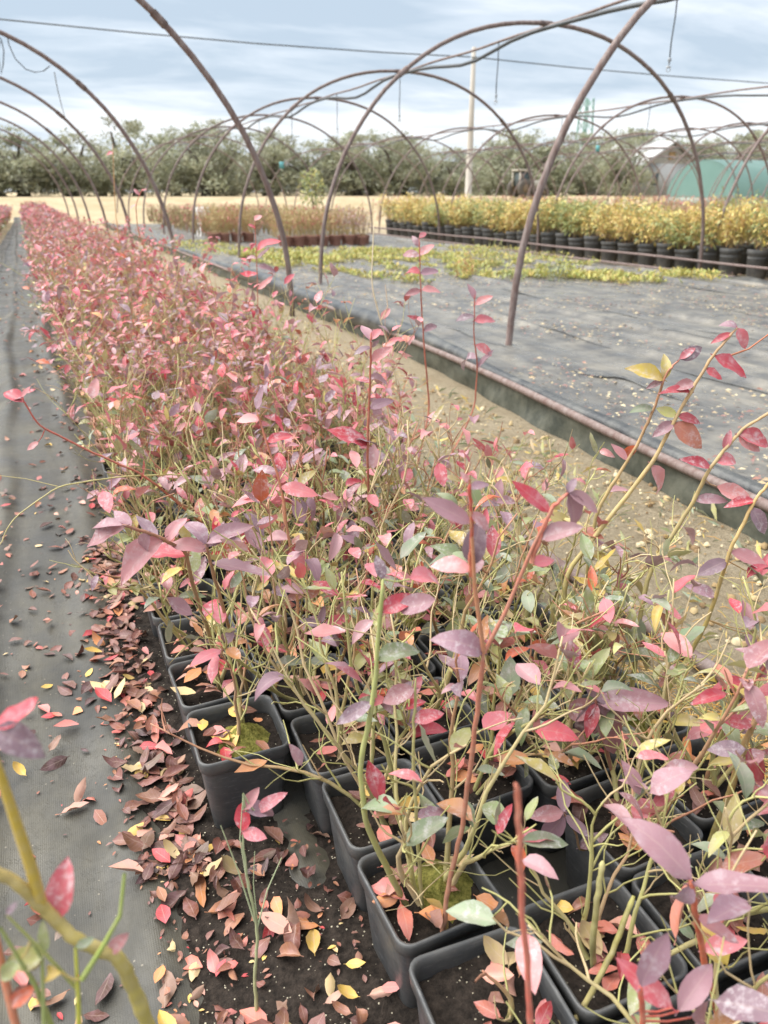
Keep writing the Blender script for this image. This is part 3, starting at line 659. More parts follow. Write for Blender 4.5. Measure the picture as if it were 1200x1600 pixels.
# long branches leaning over the path
shoot([(330, 830, 2.35), (230, 745, 2.3), (130, 700, 2.3), (60, 665, 2.3), (34, 622, 2.3)], 0.0045, 0.002, ((176, 110, 84), (180, 84, 76)), [(36, 626, -40, -20, 'red'), (36, 622, 12, -20, 'red'), (30, 620, -34, 6, 'mauve'), (60, 690, -16, 14, 'red')])
shoot([(300, 740, 2.35), (180, 745, 2.3), (90, 760, 2.25), (20, 810, 2.2), (-10, 870, 2.2)], 0.0028, 0.0014, ((180, 170, 110), (196, 184, 130)), [], twigs=[([(90, 760, 2.25), (40, 748, 2.25), (-10, 742, 2.25)], 0.0014, (190, 176, 120))])
shoot([(345, 1085, 1.70), (330, 1000, 1.66), (300, 910, 1.6), (290, 860, 1.56), (240, 835, 1.52), (190, 820, 1.5)], 0.006, 0.003, ((146, 132, 88), (168, 110, 90)), [(190, 820, -60, -10, 'mauve', 0.9), (200, 815, -70, 28, 'mauve', 0.8), (205, 815, -30, -32, 'mauve', 0.7), (235, 832, -30, 40, 'mauve'), (245, 835, -40, -30, 'mauve', 0.9), (292, 868, -78, -8, 'red', 0.9), (262, 845, 20, -48, 'mauve', 0.9), (250, 845, -80, 60, 'mauve', 0.7), (300, 905, -18, 14, 'red', 0.5)])
shoot([(390, 1090, 1.66), (352, 960, 1.58), (330, 885, 1.52), (322, 850, 1.5)], 0.0055, 0.003, ((146, 132, 88), (170, 120, 92)), [(328, 880, 96, 16, 'mauve', 0.9), (322, 855, 66, -50, 'mauve', 0.8), (322, 850, 60, -14, 'mauve', 0.9), (325, 860, -66, -24, 'mauve', 0.9), (320, 852, -24, -60, 'mauve', 0.6)])
shoot([(420, 1100, 1.62), (470, 970, 1.68), (440, 760, 1.75), (400, 640, 1.8)], 0.0055, 0.0025, ((160, 140, 92), (176, 100, 80)), [(440, 770, 60, 10, 'red'), (436, 740, -40, -20, 'mauve'), (420, 690, 40, -14, 'red'), (405, 650, -40, -10, 'red'), (402, 642, 14, -36, 'mauve'), (455, 860, 42, 18, 'red', 0.3), (455, 830, -50, -8, 'mauve')])
# hanging cluster of dark leaves in the second column
shoot([(560, 1080, 1.5), (540, 1000, 1.48), (500, 975, 1.46)], 0.004, 0.0022, ((140, 110, 84), (150, 84, 80)), [(500, 975, -30, 35, 'mauve', 0.2), (498, 972, 0, 58, 'red', 0.15), (502, 970, -36, -6, 'mauve', 0.4), (505, 965, 8, -32, 'mauve', 0.3), (512, 972, 30, 20, 'red', 0.3), (510, 970, 45, -18, 'red', 0.6), (506, 976, 28, 42, 'mauve', 0.2)])
# bunch of drooping mauve leaves on the right
shoot([(980, 1330, 0.98), (960, 1220, .98), (935, 1120, .98), (930, 1090, .98)], 0.0055, 0.003, ((140, 120, 84), (150, 90, 84)), [(930, 1098, -60, 30, 'mauve', 0.3), (934, 1100, 44, 90, 'mauve', 0.2), (930, 1095, 70, -8, 'mauve', 0.6), (930, 1100, -38, 78, 'mauve', 0.2), (938, 1100, 10, 60, 'mauve', 0.1), (925, 1098, -20, 50, 'red', 0.2), (936, 1096, 110, -14, 'mauve', 0.8), (930, 1090, -20, -34, 'mauve', 0.6), (930, 1096, 60, 34, 'mauve', 0.5)])
shoot([(905, 1330, 0.9), (900, 1300, .9), (880, 1270, .9)], 0.003, 0.002, ((150, 130, 90), (150, 110, 90)), [(880, 1270, -56, 8, 'mauve', 0.5), (880, 1268, 6, -54, 'mauve', 0.4), (884, 1275, 36, 34, 'mauve', 0.5), (886, 1290, 52, 10, 'mauve', 0.6), (905, 1325, 42, -30, 'mauve', 0.6), (880, 1275, -44, 60, 'mauve', 0.4)])
# yellow-green shoots with olive-backed leaves at the sandy edge
OL = 'warm'
shoot([(880, 900, 1.42), (960, 800, 1.4), (1022, 720, 1.38), (1060, 645, 1.37), (1110, 560, 1.36), (1152, 512, 1.35)], 0.007, 0.003, ((162, 154, 96), (182, 144, 108)), [(1150, 518, -26, -18, 'mauve', 0.2), (1146, 525, -30, 14, 'red', 0.3), (1152, 515, 20, 34, 'red', 0.4), (1120, 560, 54, 30, 'red', 0.6), (1112, 580, 26, 18, 'red', 0.2), (1100, 605, -36, 4, 'mauve', 0.3), (1090, 610, -50, -5, 'red', 0.8), (1070, 650, 40, 10, 'red', 0.3), (1064, 660, 52, 40, OL, 0.2), (1060, 645, -34, -10, 'green', 0.3), (1050, 665, -34, 20, 'mauve', 0.4), (1020, 725, 44, 50, 'red', 0.6)], twigs=[([(1128, 560, 1.36), (1170, 545, 1.35), (1215, 512, 1.34)], 0.003, (190, 120, 90))])
shoot([(930, 800, 1.45), (990, 705, 1.43), (1022, 640, 1.42), (1040, 585, 1.41), (1062, 560, 1.4)], 0.005, 0.0022, ((164, 156, 100), (176, 112, 96)), [(1022, 590, -58, -24, OL, 0.4), (1036, 596, 4, -44, OL, 0.15), (1030, 590, -26, 12, 'mauve', 0.2), (1060, 562, 26, -22, 'red', 0.4), (1062, 560, 44, -24, 'mauve', 0.7), (1020, 640, -40, -8, 'green', 0.5), (990, 700, -24, 22, 'warm', 0.3), (985, 715, -26, -26, 'mauve', 0.5)])
shoot([(1010, 900, 1.25), (1080, 790, 1.22), (1110, 730, 1.2), (1160, 670, 1.2), (1210, 640, 1.2)], 0.006, 0.003, ((164, 156, 100), (176, 142, 104)), [(1110, 735, -50, -15, 'red', 0.6), (1130, 710, 10, -34, 'red', 0.4), (1160, 690, 36, 26, 'red', 0.7), (1120, 760, 50, 24, 'red', 0.5), (1130, 735, 44, -10, 'red', 0.4), (1090, 790, 50, -6, 'mauve', 0.5), (1150, 680, 60, 14, 'red', 0.5)])
shoot([(1080, 1020, 1.15), (1110, 960, 1.12), (1140, 860, 1.1), (1180, 780, 1.1), (1210, 745, 1.1)], 0.006, 0.003, ((168, 160, 96), (186, 150, 100)), [(1180, 785, -44, 6, 'red', 0.5), (1150, 860, 56, 30, 'mauve', 0.4), (1180, 790, 26, 44, 'mauve', 0.3), (1140, 870, -50, 20, 'mauve', 0.5), (1190, 900, 14, -40, 'red', 0.4), (1120, 930, -46, -20, 'mauve', 0.6), (1165, 990, 20, 30, 'mauve', 0.1), (1170, 985, 2, -50, 'mauve', 0.1)])
shoot([(1130, 1130, .95), (1160, 1100, .93), (1180, 1060, .92), (1215, 1020, .9)], 0.005, 0.003, ((170, 130, 96), (180, 90, 84)), [(1160, 1060, -70, -14, 'red', 0.8), (1180, 1060, 40, -34, 'red', 0.5), (1140, 1130, 60, 16, 'mauve', 0.5), (1130, 1120, -74, 10, 'red', 0.8), (1150, 1140, 70, -14, 'mauve', 0.8)])
shoot([(1105, 1330, .80), (1140, 1240, .78), (1168, 1150, .76), (1190, 1110, .75)], 0.009, 0.004, ((150, 150, 84), (170, 130, 92)), [(1150, 1200, 80, 70, 'red', 0.6), (1160, 1170, 60, 60, 'red', 0.4), (1180, 1130, -50, -4, 'red', 0.9), (1150, 1180, -46, 12, 'warm', 0.7)])
# blurred leaves close to the camera, from the plants at the near end of the bed
shoot([(1135, 1640, .52), (1100, 1500, .50), (1085, 1420, .49), (1080, 1375, .48)], 0.005, 0.0035, ((190, 110, 84), (196, 96, 70)), [(1078, 1370, -78, -110, 'mauve', 0.5), (1084, 1378, 130, -20, 'mauve', 0.8), (1080, 1385, -30, 60, 'mauve', 0.6), (1095, 1480, 70, -26, 'red', 0.6), (1085, 1430, 60, 40, 'mauve', 0.8)])
shoot([(1010, 1680, .42), (1005, 1600, .42), (1000, 1540, .42)], 0.004, 0.003, ((176, 120, 90), (190, 90, 76)), [(1050, 1575, -78, -60, 'red', 0.5), (1060, 1580, 70, -70, 'mauve', 0.6), (1080, 1590, 90, 40, 'mauve', 0.7), (1000, 1545, 40, -90, 'mauve', 0.6)])
shoot([(838, 1660, .44), (826, 1560, .44), (815, 1400, .43), (812, 1300, .42), (806, 1222, .42)], 0.0036, 0.0026, ((196, 100, 90), (192, 116, 96)), [])
shoot([(900, 1600, .62), (960, 1480, .64), (990, 1400, .66)], 0.006, 0.004, ((150, 132, 96), (160, 156, 92)), [])
shoot([(926, 1470, .66), (935, 1390, .67), (942, 1345, .68)], 0.0052, 0.0046, ((150, 144, 96), (166, 160, 108)), [])

# plant standing on the path just outside the picture, its branch reaching into the corner
t = thing('potted_blueberry', (-0.10, 0.30, POTZ), 'blueberry plant standing on the path with a thick yellow-green branch and one red leaf', 'plant')
link('pot', POT_ME, t); link('soil', SOILS[1], t)
shoot([(246, 1640, .56), (215, 1560, .56), (188, 1496, .56), (120, 1470, .57), (70, 1420, .58), (20, 1375, .58), (-30, 1350, .58)], 0.0072, 0.005, ((170, 158, 84), (178, 158, 100)), [(92, 1440, 4, -90, 'red', 0.02), (95, 1520, -60, 10, 'warm', 0.4), (30, 1500, -40, 40, 'green', 0.3), (60, 1560, -50, 30, 'warm', 0.3), (80, 1480, -6, -50, 'green', 0.2), (70, 1490, -70, 20, 'green', 0.4), (170, 1495, 38, -40, 'mauve', 0.3), (8, 1420, 14, -20, 'mauve', 0.3), (50, 1520, -50, 34, 'warm', 0.3), (75, 1505, -44, 14, 'warm', 0.4), (110, 1480, 30, -14, 'green', 0.3)], t,
      twigs=[([(64, 1415, .58), (50, 1360, .58), (20, 1270, .58), (0, 1210, .58), (-20, 1150, .58)], 0.006, (186, 160, 72)), ([(125, 1640, .55), (122, 1550, .55), (118, 1480, .56)], 0.0028, (176, 176, 70)), ([(128, 1530, .55), (160, 1480, .55), (188, 1430, .55), (195, 1365, .55)], 0.0028, (150, 166, 84)),
             ([(95, 1640, .56), (55, 1540, .56), (0, 1450, .56)], 0.003, (150, 160, 96)), ([(120, 1545, .56), (70, 1490, .56), (10, 1430, .56)], 0.0022, (160, 164, 96)), ([(70, 1640, .55), (66, 1500, .56), (48, 1470, .56)], 0.0022, (150, 160, 100))])
shoot([(-60, 1240, .62), (-30, 1160, .62), (-8, 1135, .62)], 0.004, 0.003, ((176, 120, 90), (190, 90, 76)), [(-8, 1130, 84, 38, 'mauve', 0.7), (-20, 1125, 70, -18, 'red', 0.8)], t)
# thin bare seedling standing in the spilled soil
t = thing('blueberry_seedling', (0.151, 0.945, 0.02), 'slender nearly bare seedling with a few pink leaves at its tip, in the spilled soil', 'seedling')
def lp(u, v): return (u, v, 0.95)
shoot([lp(402, 1600), lp(398, 1520), lp(403, 1450), lp(385, 1370), lp(378, 1300)], 0.0035, 0.0018, ((176, 176, 128), (170, 180, 140)), [(378, 1290, 8, -52, 'red', 0.3), (376, 1292, 40, 6, 'red', 0.6), (400, 1270, 46, -34, 'red', 0.6), (380, 1265, 26, -34, 'mauve', 0.5), (384, 1268, 60, -8, 'mauve', 0.9)], t,
      twigs=[([lp(398, 1440), lp(372, 1360), lp(345, 1290)], 0.0016, (180, 190, 150)), ([lp(402, 1450), lp(418, 1390), lp(440, 1340)], 0.0016, (180, 190, 150)), ([lp(388, 1390), lp(375, 1310), lp(380, 1240)], 0.0014, (180, 186, 150)), ([lp(402, 1440), lp(396, 1380), lp(398, 1330)], 0.0012, (180, 190, 150))], root=False)

# ------------------------------------------------------------------ fallen leaves
FR = np.random.default_rng(5)
def litter_point():
    r = FR.random()
    if r < 0.60:
        y = 1.30 + 1.9 * FR.random() ** 1.3; x = bed_x(0, y) - 0.125 - abs(FR.normal(0, 0.07)); 
    elif r < 0.82: x = FR.uniform(0.0, 0.40); y = FR.uniform(0.80, 1.36)
    else: x = FR.uniform(-0.55, 0.1); y = 0.8 + 3.2 * FR.random() ** 1.5
    return x, y
def in_pot(x, y): return any(abs(x - t.location[0]) < 0.10 and abs(y - t.location[1]) < 0.10 for t in near_things.values())
LAB = {'dry': 'brown withered leaf fallen on the ground beside the pots', 'pale': 'pale yellow or pink leaf fallen on the ground beside the pots'}
LABP = {'dry': 'brown withered leaf lying on the soil inside a square black pot', 'pale': 'pale yellow or pink leaf lying on the soil inside a square black pot'}
rest = []; n = 0; tries = 0
while tries < 640:
    tries += 1; x, y = litter_point()
    if in_pot(x, y): continue
    z = max(float(path_z(np.array(x), np.array(y))), float(spill_z(np.array(x), np.array(y))) if 0.2 < y < 3 and -0.08 < x < 0.85 else 0) + 0.006 + 0.012 * FR.random()
    dense = abs(x - bed_x(0, y) + 0.16) < 0.08
    k = 'dry' if FR.random() < (0.80 if y > 1.3 else 0.62) else 'pale'
    a = FR.random() * 6.283; D = np.array([math.cos(a), math.sin(a), FR.normal(0, 0.16)]); N = np.array([FR.normal(0, .28), FR.normal(0, .28), 1.0 if FR.random() < 0.8 else -1.0]); L = 0.030 + 0.048 * FR.random() ** 1.2
    if n < 206 and (y < 1.9): place_leaf(proto_leaf(FR, k, PALS[k], LEAF_ONE_DRY), None, (x, y, z), D, N, L, 'fallen_leaf', label=LAB[k], cat='leaf', group='leaves fallen on the ground'); n += 1
    else: rest.append(((x, y, z), D, N, L, L * 0.5, FR.normal(0.3, 0.4), FR.normal(0.2, 0.6), np.array(PALS[k][FR.integers(len(PALS[k]))])))
# a large crimson leaf and an orange one among them
place_leaf(proto_leaf(FR, 'red', [RED[2]], LEAF_ONE), None, at(600, 1600, 0.86) * (1, 1, 0) + (0, 0, 0.035), at(525, 1545, 0.93) * (1, 1, 0) - at(600, 1600, 0.86) * (1, 1, 0), (0, -.3, 1), 0.115, 'fallen_leaf', label='large crimson leaf lying on the spilled soil', cat='leaf')
place_leaf(proto_leaf(FR, 'warm', [WARM[0]], LEAF_ONE), None, at(740, 1515, 0.84) - (0, 0, 0.0), at(745, 1465, 0.80) - at(740, 1515, 0.84) + (0, 0, .02), (-.2, -.5, .8), 0.062, 'fallen_leaf', label='orange and yellow leaf propped on the rim of the mossy pot', cat='leaf')
n = 0
for (col, row), t in sorted(near_things.items(), key=lambda q: q[1].location[1] + (9 if q[1].location[1] < 0.5 else 0)):
    for q in range(FR.integers(12, 18)):
        x = t.location[0] + FR.uniform(-.075, .075); y = t.location[1] + FR.uniform(-.075, .075); z = t.location[2] + 0.211 + 0.008 * FR.random()
        k = 'dry' if FR.random() < 0.30 else 'pale'; a = FR.random() * 6.283; D = np.array([math.cos(a), math.sin(a), FR.normal(0, 0.12)]); N = np.array([FR.normal(0, .25), FR.normal(0, .25), 1.0]); L = FR.uniform(0.042, 0.074)
        if n < 94: place_leaf(proto_leaf(FR, k, PALS[k], LEAF_ONE_DRY), None, (x, y, z), D, N, L, 'fallen_leaf', label=LABP[k], cat='leaf', group='leaves fallen into the pots'); n += 1
        else: rest.append(((x, y, z), D, N, L, L * 0.5, FR.normal(0.3, 0.4), FR.normal(0.2, 0.6), np.array(PALS[k][FR.integers(len(PALS[k]))])))
for q in range(700):      # farther litter along the path and small crumbs everywhere
    y = 2.0 + 14 * FR.random() ** 1.6; x = bed_x(0, y) - 0.12 - abs(FR.normal(0, 0.16)) if FR.random() < 0.6 else FR.uniform(-1.1, 0.1)
    z = float(path_z(np.array(x + 0.016 * max(0, y - 1.4)), np.array(y))) + 0.006; a = FR.random() * 6.283; k = 'dry' if FR.random() < 0.8 else 'pale'; L = FR.uniform(0.03, 0.07)
    rest.append(((x, y, z), (math.cos(a), math.sin(a), FR.normal(0, .15)), (FR.normal(0, .3), FR.normal(0, .3), 1), L, L * .5, FR.normal(.3, .4), FR.normal(.2, .6), np.array(PALS[k][FR.integers(len(PALS[k]))])))
for q in range(900):
    x, y = litter_point(); z = float(path_z(np.array(x), np.array(y))) + 0.005 + (0.012 if x > 0.1 else 0); a = FR.random() * 6.283; L = FR.uniform(0.006, 0.02); pp = DRYC if FR.random() < 0.7 else PALE
    if not in_pot(x, y): rest.append(((x, y, z), (math.cos(a), math.sin(a), 0), (0, 0.2, 1), L, L * .5, .3, .3, np.array(pp[FR.integers(len(pp))])))
g = G(); add_leaves(g, rest, 4, 2); g.build('leaf_litter', LEAF_DRY, kind='stuff', label='small and distant brown leaf litter along the path', cat='litter')

# ------------------------------------------------------------------ the sandy strip: pipe, straw, weeds
def pipe(name, pts, r, mat, label, cat, group=None, parent=None, k=10):
    return tube(G(), pts, r, 8, (1, 1, 1)).build(name, mat, parent, label=label, cat=cat, group=group)
pipe('steel_pipe', [(1.72 + 0.012 * math.sin(y * 2), y, 0.030) for y in np.linspace(0.2, 3.4, 16)], 0.024, RUST, 'rusty pipe lying on the sandy strip beside the black pots', 'pipe')
g = G()
for q in range(1500):
    x = 1.40 + abs(FR.normal(0, 0.20)); y = 1.15 + FR.normal(0, 0.30); a = FR.random() * 6.283; L = FR.uniform(0.03, 0.09)
    if q > 900: x = FR.uniform(1.35, 2.6); y = 1.0 + 7 * FR.random()
    d = np.array([math.cos(a), math.sin(a), FR.normal(0, 0.1)]) * L; p = np.array([x, y, 0.012 + 0.03 * FR.random()])
    tube(g, [p, p + d * 0.5 + (0, 0, 0.006), p + d], 0.0013, 3, np.array(lin(*[(206, 166, 92), (190, 146, 78), (214, 186, 124)][FR.integers(3)])))
g.build('straw', STRAW, kind='stuff', label='loose orange straw on the sandy strip beside the pots', cat='straw')
g = G(); rows = []
for q in range(5200):
    y = 1.2 + 11 * FR.random(); x = 1.35 + 1.35 * FR.random() ** 1.5 - 0.012 * y
    if fbm(np.array(x * 1.7), np.array(y * 1.7), 61) < 0.46: continue
    a = FR.random() * 6.283; L = 0.02 + 0.10 * FR.random() ** 2; c = np.array((GREEN + WARM[1:2] + [tuple(G_TAN)])[FR.integers(7)])
    rows.append(((x, y, 0.01), (math.cos(a) * .6, math.sin(a) * .6, FR.random()), (math.cos(a + 2), math.sin(a + 2), .6), L, L * .22, .2, .6, c))
add_leaves(g, rows, 2, 2); g.build('weeds', LEAF_FAR, kind='stuff', label='thin grass and weeds sprouting on the sandy strip', cat='weeds')

# edge of the next tunnel: rusty base pipe, green side sheet hanging below it, rolled black film behind
ex = lambda y: 2.66 + 0.30 * float(smooth(1.0, 7.0, y)) - 0.010 * max(0, y - 8)
Y_ = np.linspace(-0.6, 38, 150)
edge = thing('tunnel_edge', (0, 0, 0), 'low tunnel edge with rusty base pipe, green-grey hanging sheet and rolled black film', 'tunnel edge')
tube(G(), [(ex(y), y, 0.168 + 0.006 * math.sin(y * 1.7)) for y in Y_], 0.025, 8).build('base_pipe', RUST, edge)
g = G(); nz = 6; V = []
for y in np.linspace(-0.6, 38, 260):
    for k in range(nz):
        f = k / (nz - 1); V.append((ex(y) + 0.012 + 0.06 * (1 - f) * (fbm(np.array(y * 1.3), np.array(f), 71) - 0.75) + 0.012 * math.sin(y * 9 + f * 3), y, -0.005 + 0.155 * f))
n = 260; i = np.arange(n - 1)[:, None] * nz; j = np.arange(nz - 1)[None]
g.add(np.array(V), np.stack([i + j, i + j + 1, i + nz + j + 1, i + nz + j], -1).reshape(-1, 4)); g.build('side_sheet', SIDE, edge)
tube(G(), [(ex(y) + 0.060 + 0.014 * math.sin(y * 2.3) + 0.01 * math.sin(y * 6.1), y, 0.178 + 0.014 * math.sin(y * 1.1 + 1)) for y in np.linspace(-0.6, 38, 260)],
     0.030 + 0.030 * np.array([float(fbm(np.array(y * 0.9), np.array(3.3), 73)) for y in np.linspace(-0.6, 38, 260)]) + 0.055 * np.array([float(smooth(5.0, 7.5, y) - smooth(13, 15, y)) for y in np.linspace(-0.6, 38, 260)]), 8).build('rolled_film', POLY, edge)
g = G(); V = []
for y in np.linspace(-0.6, 38, 200):
    for k in range(5):
        f = k / 4; V.append((ex(y) + 0.075 + 0.30 * f + 0.03 * math.sin(y * 3 + f), y, 0.160 * (1 - f) ** 1.6 + 0.028 + 0.008 * math.sin(y * 5 + 4 * f)))
i = np.arange(199)[:, None] * 5; j = np.arange(4)[None]
g.add(np.array(V), np.stack([i + j, i + j + 1, i + 5 + j + 1, i + 5 + j], -1).reshape(-1, 4)); g.build('film_apron', POLY, edge)

# ------------------------------------------------------------------ tunnel frames
def arch(cx, y, r, rise, n=44, lean=0.0):
    th = np.linspace(math.pi, 0, n); x = cx + r * np.sign(np.cos(th)) * np.abs(np.cos(th)) ** 0.92; z = rise * np.sin(th) ** 0.96
    return np.stack([x, np.full(n, y) + lean * np.sin(th), z - 0.22 * (z < 0.01)], 1)
HOOP_GROUP = {}
def hoop(cx, y, r, rise, label, group, tr=0.032):
    P = arch(cx, y, r, rise) + np.random.default_rng(int(y * 10 + cx * 3) % 9973).normal(0, 0.012, (44, 3)) * (1, 0.4, 0)
    for _ in range(2): P[1:-1] = (P[:-2] + 2 * P[1:-1] + P[2:]) / 4
    h = tube(G(), P, tr, 8).build('tunnel_hoop', RUST, label=label, cat='hoop', group=group)
    if y < 28:
        for q in (12, 21, 31): tube(G(), [P[q] * (1 - f) + P[q + 1] * f for f in (0.1, 0.4, 0.7)], tr * 1.28, 8).build('sleeve', RUST, h)
    return h
BT = [(3.5, -0.9), (9.3, -1.27), (15.2, -1.72), (20.9, -1.88), (26.6, -2.0), (32.4, -2.15), (38.1, -2.3), (43.9, -2.45)]
for i, (y, cx) in enumerate(BT):
    if i == 0: continue
    hoop(cx, y, 4.0, 4.0, {1: 'thick rusty hoop rising out of the pink bed, closest of the bed tunnel', 2: 'rusty hoop of the bed tunnel with a cable loop tied to it'}.get(i, f'{ORD[i - 1]} rusty hoop in the receding row over the long pink bed'), None if i < 3 else 'hoops over the pink bed', 0.036)
tunnels = [(8.1, 6.55, 8, 5.8), (16.4, 12.4, 7, 5.8), (24.7, 18.0, 11, 2.9), (33.0, 21.0, 10, 2.9), (41.4, 24.0, 9, 2.9), (49.8, 28.0, 8, 2.9)]
names_ = ['bare tunnel over the grey ground cover', 'tunnel behind the black round pots', 'second tunnel past the black pots', 'third tunnel past the black pots', 'fourth tunnel past the black pots', 'fifth tunnel past the black pots']
for ti, (cx, y0, cnt, stp) in enumerate(tunnels):
    for i in range(cnt):
        y = y0 + stp * i
        if ti == 0 and i == 0: lab, gr = 'rusty hoop standing closest on the empty grey ground cover, with a bend near its foot', None
        elif ti == 0 and i == 1: lab, gr = 'second rusty hoop of the bare tunnel over the grey ground cover, its whole arch visible', None
        else: lab, gr = nth(i) + ' rusty hoop of the ' + names_[ti], 'hoops of the ' + names_[ti]
        hoop(cx, y, 4.0, 3.93 if ti == 0 else 3.75, lab, gr, 0.034 if ti == 0 else 0.03)
    ya, yb = y0 - 2.2, y0 + stp * (cnt - 1) + 1.5
    if ti == 0: ya = 5.0
    zr = (3.93 if ti == 0 else 3.75)
    yy = np.linspace(ya, yb, 70); ph = ((yy - y0) / 5.8) % 1.0
    pipe('ridge_pipe', np.stack([np.full(70, cx) + 0.02 * np.sin(yy), yy, zr - 0.045 + 0.01 * np.sin(yy * 2.0)], 1), 0.022, RUST, 'rusty ridge pipe along the top of the ' + names_[ti], 'pipe')
    pipe('irrigation_hose', np.stack([np.full(70, cx - 0.10) + 0.03 * np.sin(yy * 1.3), yy, zr - 0.10 - 0.20 * np.sin(math.pi * ph) ** 2 * (0.6 + 0.4 * np.sin(yy))], 1), 0.032 if ti == 0 else 0.026, HOSE, 'black irrigation hose sagging below the ridge of the ' + names_[ti], 'hose')
by = np.linspace(2, 44, 90)
pipe('ridge_pipe', np.stack([np.interp(by, [b[0] for b in BT], [b[1] for b in BT]), by, np.full(90, 3.94)], 1), 0.022, RUST, 'rusty ridge pipe over the long pink bed', 'pipe')
def sprinkler(x, y, ztop, L, lab, gr):
    t = thing('hanging_sprinkler', (x, y, ztop - L), lab, 'sprinkler', gr)
    tube(G(), [(0, 0, L), (0.006, 0, L * 0.6), (-0.004, 0.004, L * 0.3), (0, 0, 0.05)], 0.009, 6).build('drop_tube', HOSE, t)
    g = lathe(G(), [(0.004, 0.10), (0.022, 0.09), (0.024, 0.055), (0.012, 0.045), (0.012, 0.02), (0.004, 0.0)], 10, lin(150, 156, 162)); g.build('weight', TINT, t)
    g = G(); box(g, (-0.03, -0.006, -0.028), (0.03, 0.006, -0.004), lin(190, 190, 190)); tube(g, [(-.026, 0, -.01), (-.03, 0, -.06), (0, 0, -.075), (.03, 0, -.06), (.026, 0, -.01)], 0.005, 5, lin(180, 180, 180)); g.build('nozzle', TINT, t)
for i, y in enumerate((9.25, 13.7, 18.0, 22.2, 26.5, 30.6)):
    sprinkler(8.0, y, 3.86, 0.92, {0: 'grey sprinkler on a drop tube between the two closest hoops of the bare tunnel', 1: 'grey sprinkler hanging just behind the full arch of the bare tunnel'}.get(i, 'small sprinkler hanging under the ridge farther down the bare tunnel'), None if i < 2 else 'sprinklers of the bare tunnel')
for i, y in enumerate((15.0, 19.4, 23.6, 28.0)): sprinkler(16.3, y, 3.68, 0.8, 'small sprinkler hanging in the tunnel behind the black round pots', 'sprinklers behind the black pots')
for i, (u, v) in enumerate(((440, 258), (934, 232))):
    p = at(u, v, 18.2 if i == 0 else 17.0); g = G(); box(g, p - (0.05, 0.01, 0.07), p + (0.05, 0.01, 0.07)); g.build('marker_tag', TAPE, label=['pale teal tag tied to a hoop', 'pale tag hanging from a rusty hoop'][i], cat='tag')
B2 = lambda u, v: at(u, v, 15.2)
pipe('cable_loop', [B2(11, 55), B2(14, 70), B2(24, 92), B2(40, 108), B2(55, 113), B2(68, 111), B2(78, 103)], 0.008, HOSE, 'dark cable drooping in a loop under the hoop of the bed tunnel', 'cable')
pipe('hanging_wire', [at(85, 113, 15.2), at(90, 140, 16.5), at(97, 168, 19), at(104, 190, 20.9)], 0.007, HOSE, 'thin wire running from one bed tunnel hoop to the next', 'wire')
pipe('cable_coil', [at(-6, 52, 20.9), at(2, 62, 20.9), at(6, 80, 20.9), at(5, 100, 20.9), at(2, 116, 20.9), at(-1, 100, 20.9), at(-3, 80, 20.9), at(0, 64, 20.9)], 0.012, HOSE, 'dark hose coil hanging from the second visible bed tunnel hoop', 'hose')

# ------------------------------------------------------------------ beyond: black round pots with yellowing shrubs
BPOT_ME = round_pot_mesh('pot', 0.235, 0.50, POT2); BSOIL_ME = soil_mesh(12, 0.215, 0.44, True)
YEL = [lin(*c) for c in [(222, 198, 100), (226, 210, 120), (208, 198, 112), (212, 170, 100), (216, 188, 112)]]
GRS = [lin(*c) for c in [(146, 164, 92), (166, 178, 104), (130, 152, 94), (180, 184, 104)]]
def shrub_proto(seed, yel):
    rng = np.random.default_rng(300 + seed); gs, gl = G(), G(); lv = []
    for s in range(6):
        az = rng.random() * 6.283; P = walk(rng, (0.08 * math.cos(az), 0.08 * math.sin(az), 0.43), (math.cos(az) * .35, math.sin(az) * .35, 1), rng.uniform(0.65, 0.95), 7, 0.14, 0.03)
        tube(gs, P, np.linspace(0.009, 0.003, 8), 5, np.array(lin(140, 112, 86)))
        for q in range(36):
            p, d = lerp_path(P, 0.28 + 0.72 * rng.random()); o = unit(rng.normal(0, 1, 3) * (1, 1, 0.5)); pal = YEL if rng.random() < yel else GRS
            for j in range(3):
                L = rng.uniform(0.07, 0.13); lv.append((p + o * (0.05 + 0.05 * j) + rng.normal(0, .015, 3), o + rng.normal(0, .5, 3) + (0, 0, -.25), rng.normal(0, .4, 3) + (0, 0, 1), L, L * .42, .3, .5, np.array(pal[rng.integers(len(pal))]) * rng.uniform(.85, 1.15)))
    add_leaves(gl, lv, 2, 2); return gs.mesh('branches', STEM), gl.mesh('foliage', LEAF_FAR)
SHR = [shrub_proto(i, y) for i, y in enumerate((0.85, 0.7, 0.45, 0.25, 0.9))]
SR = np.random.default_rng(21)
for row, xr in enumerate((12.45, 13.15, 13.9)):
    for i in range(34):
        y = 8.2 + 0.62 * i + (0.3 if row == 1 else 0) + SR.normal(0, 0.03)
        gq = fbm(np.array(y * 0.45), np.array(xr), 91); k = (2, 3)[SR.integers(2)] if gq > 0.54 else (0, 1, 4)[SR.integers(3)]
        kind = 'green' if k in (2, 3) else 'yellow'
        t = thing('potted_shrub', (xr + SR.normal(0, 0.02), y, float(ground_z(xr, y))), f'bushy {kind} shrub in round black pot, ' + f'{nth(i)} in the {ORD[row]} row behind the rusty rail', 'shrub', 'shrubs in round black pots', SR.random() * 6.283, (lambda a: (a, a, float(SR.uniform(0.86, 1.16))))(float(SR.uniform(0.93, 1.05))))
        link('pot', BPOT_ME, t); link('soil', BSOIL_ME, t); b, f = SHR[k]; link('branches', b, t, kind='stuff'); link('foliage', f, t, kind='stuff')
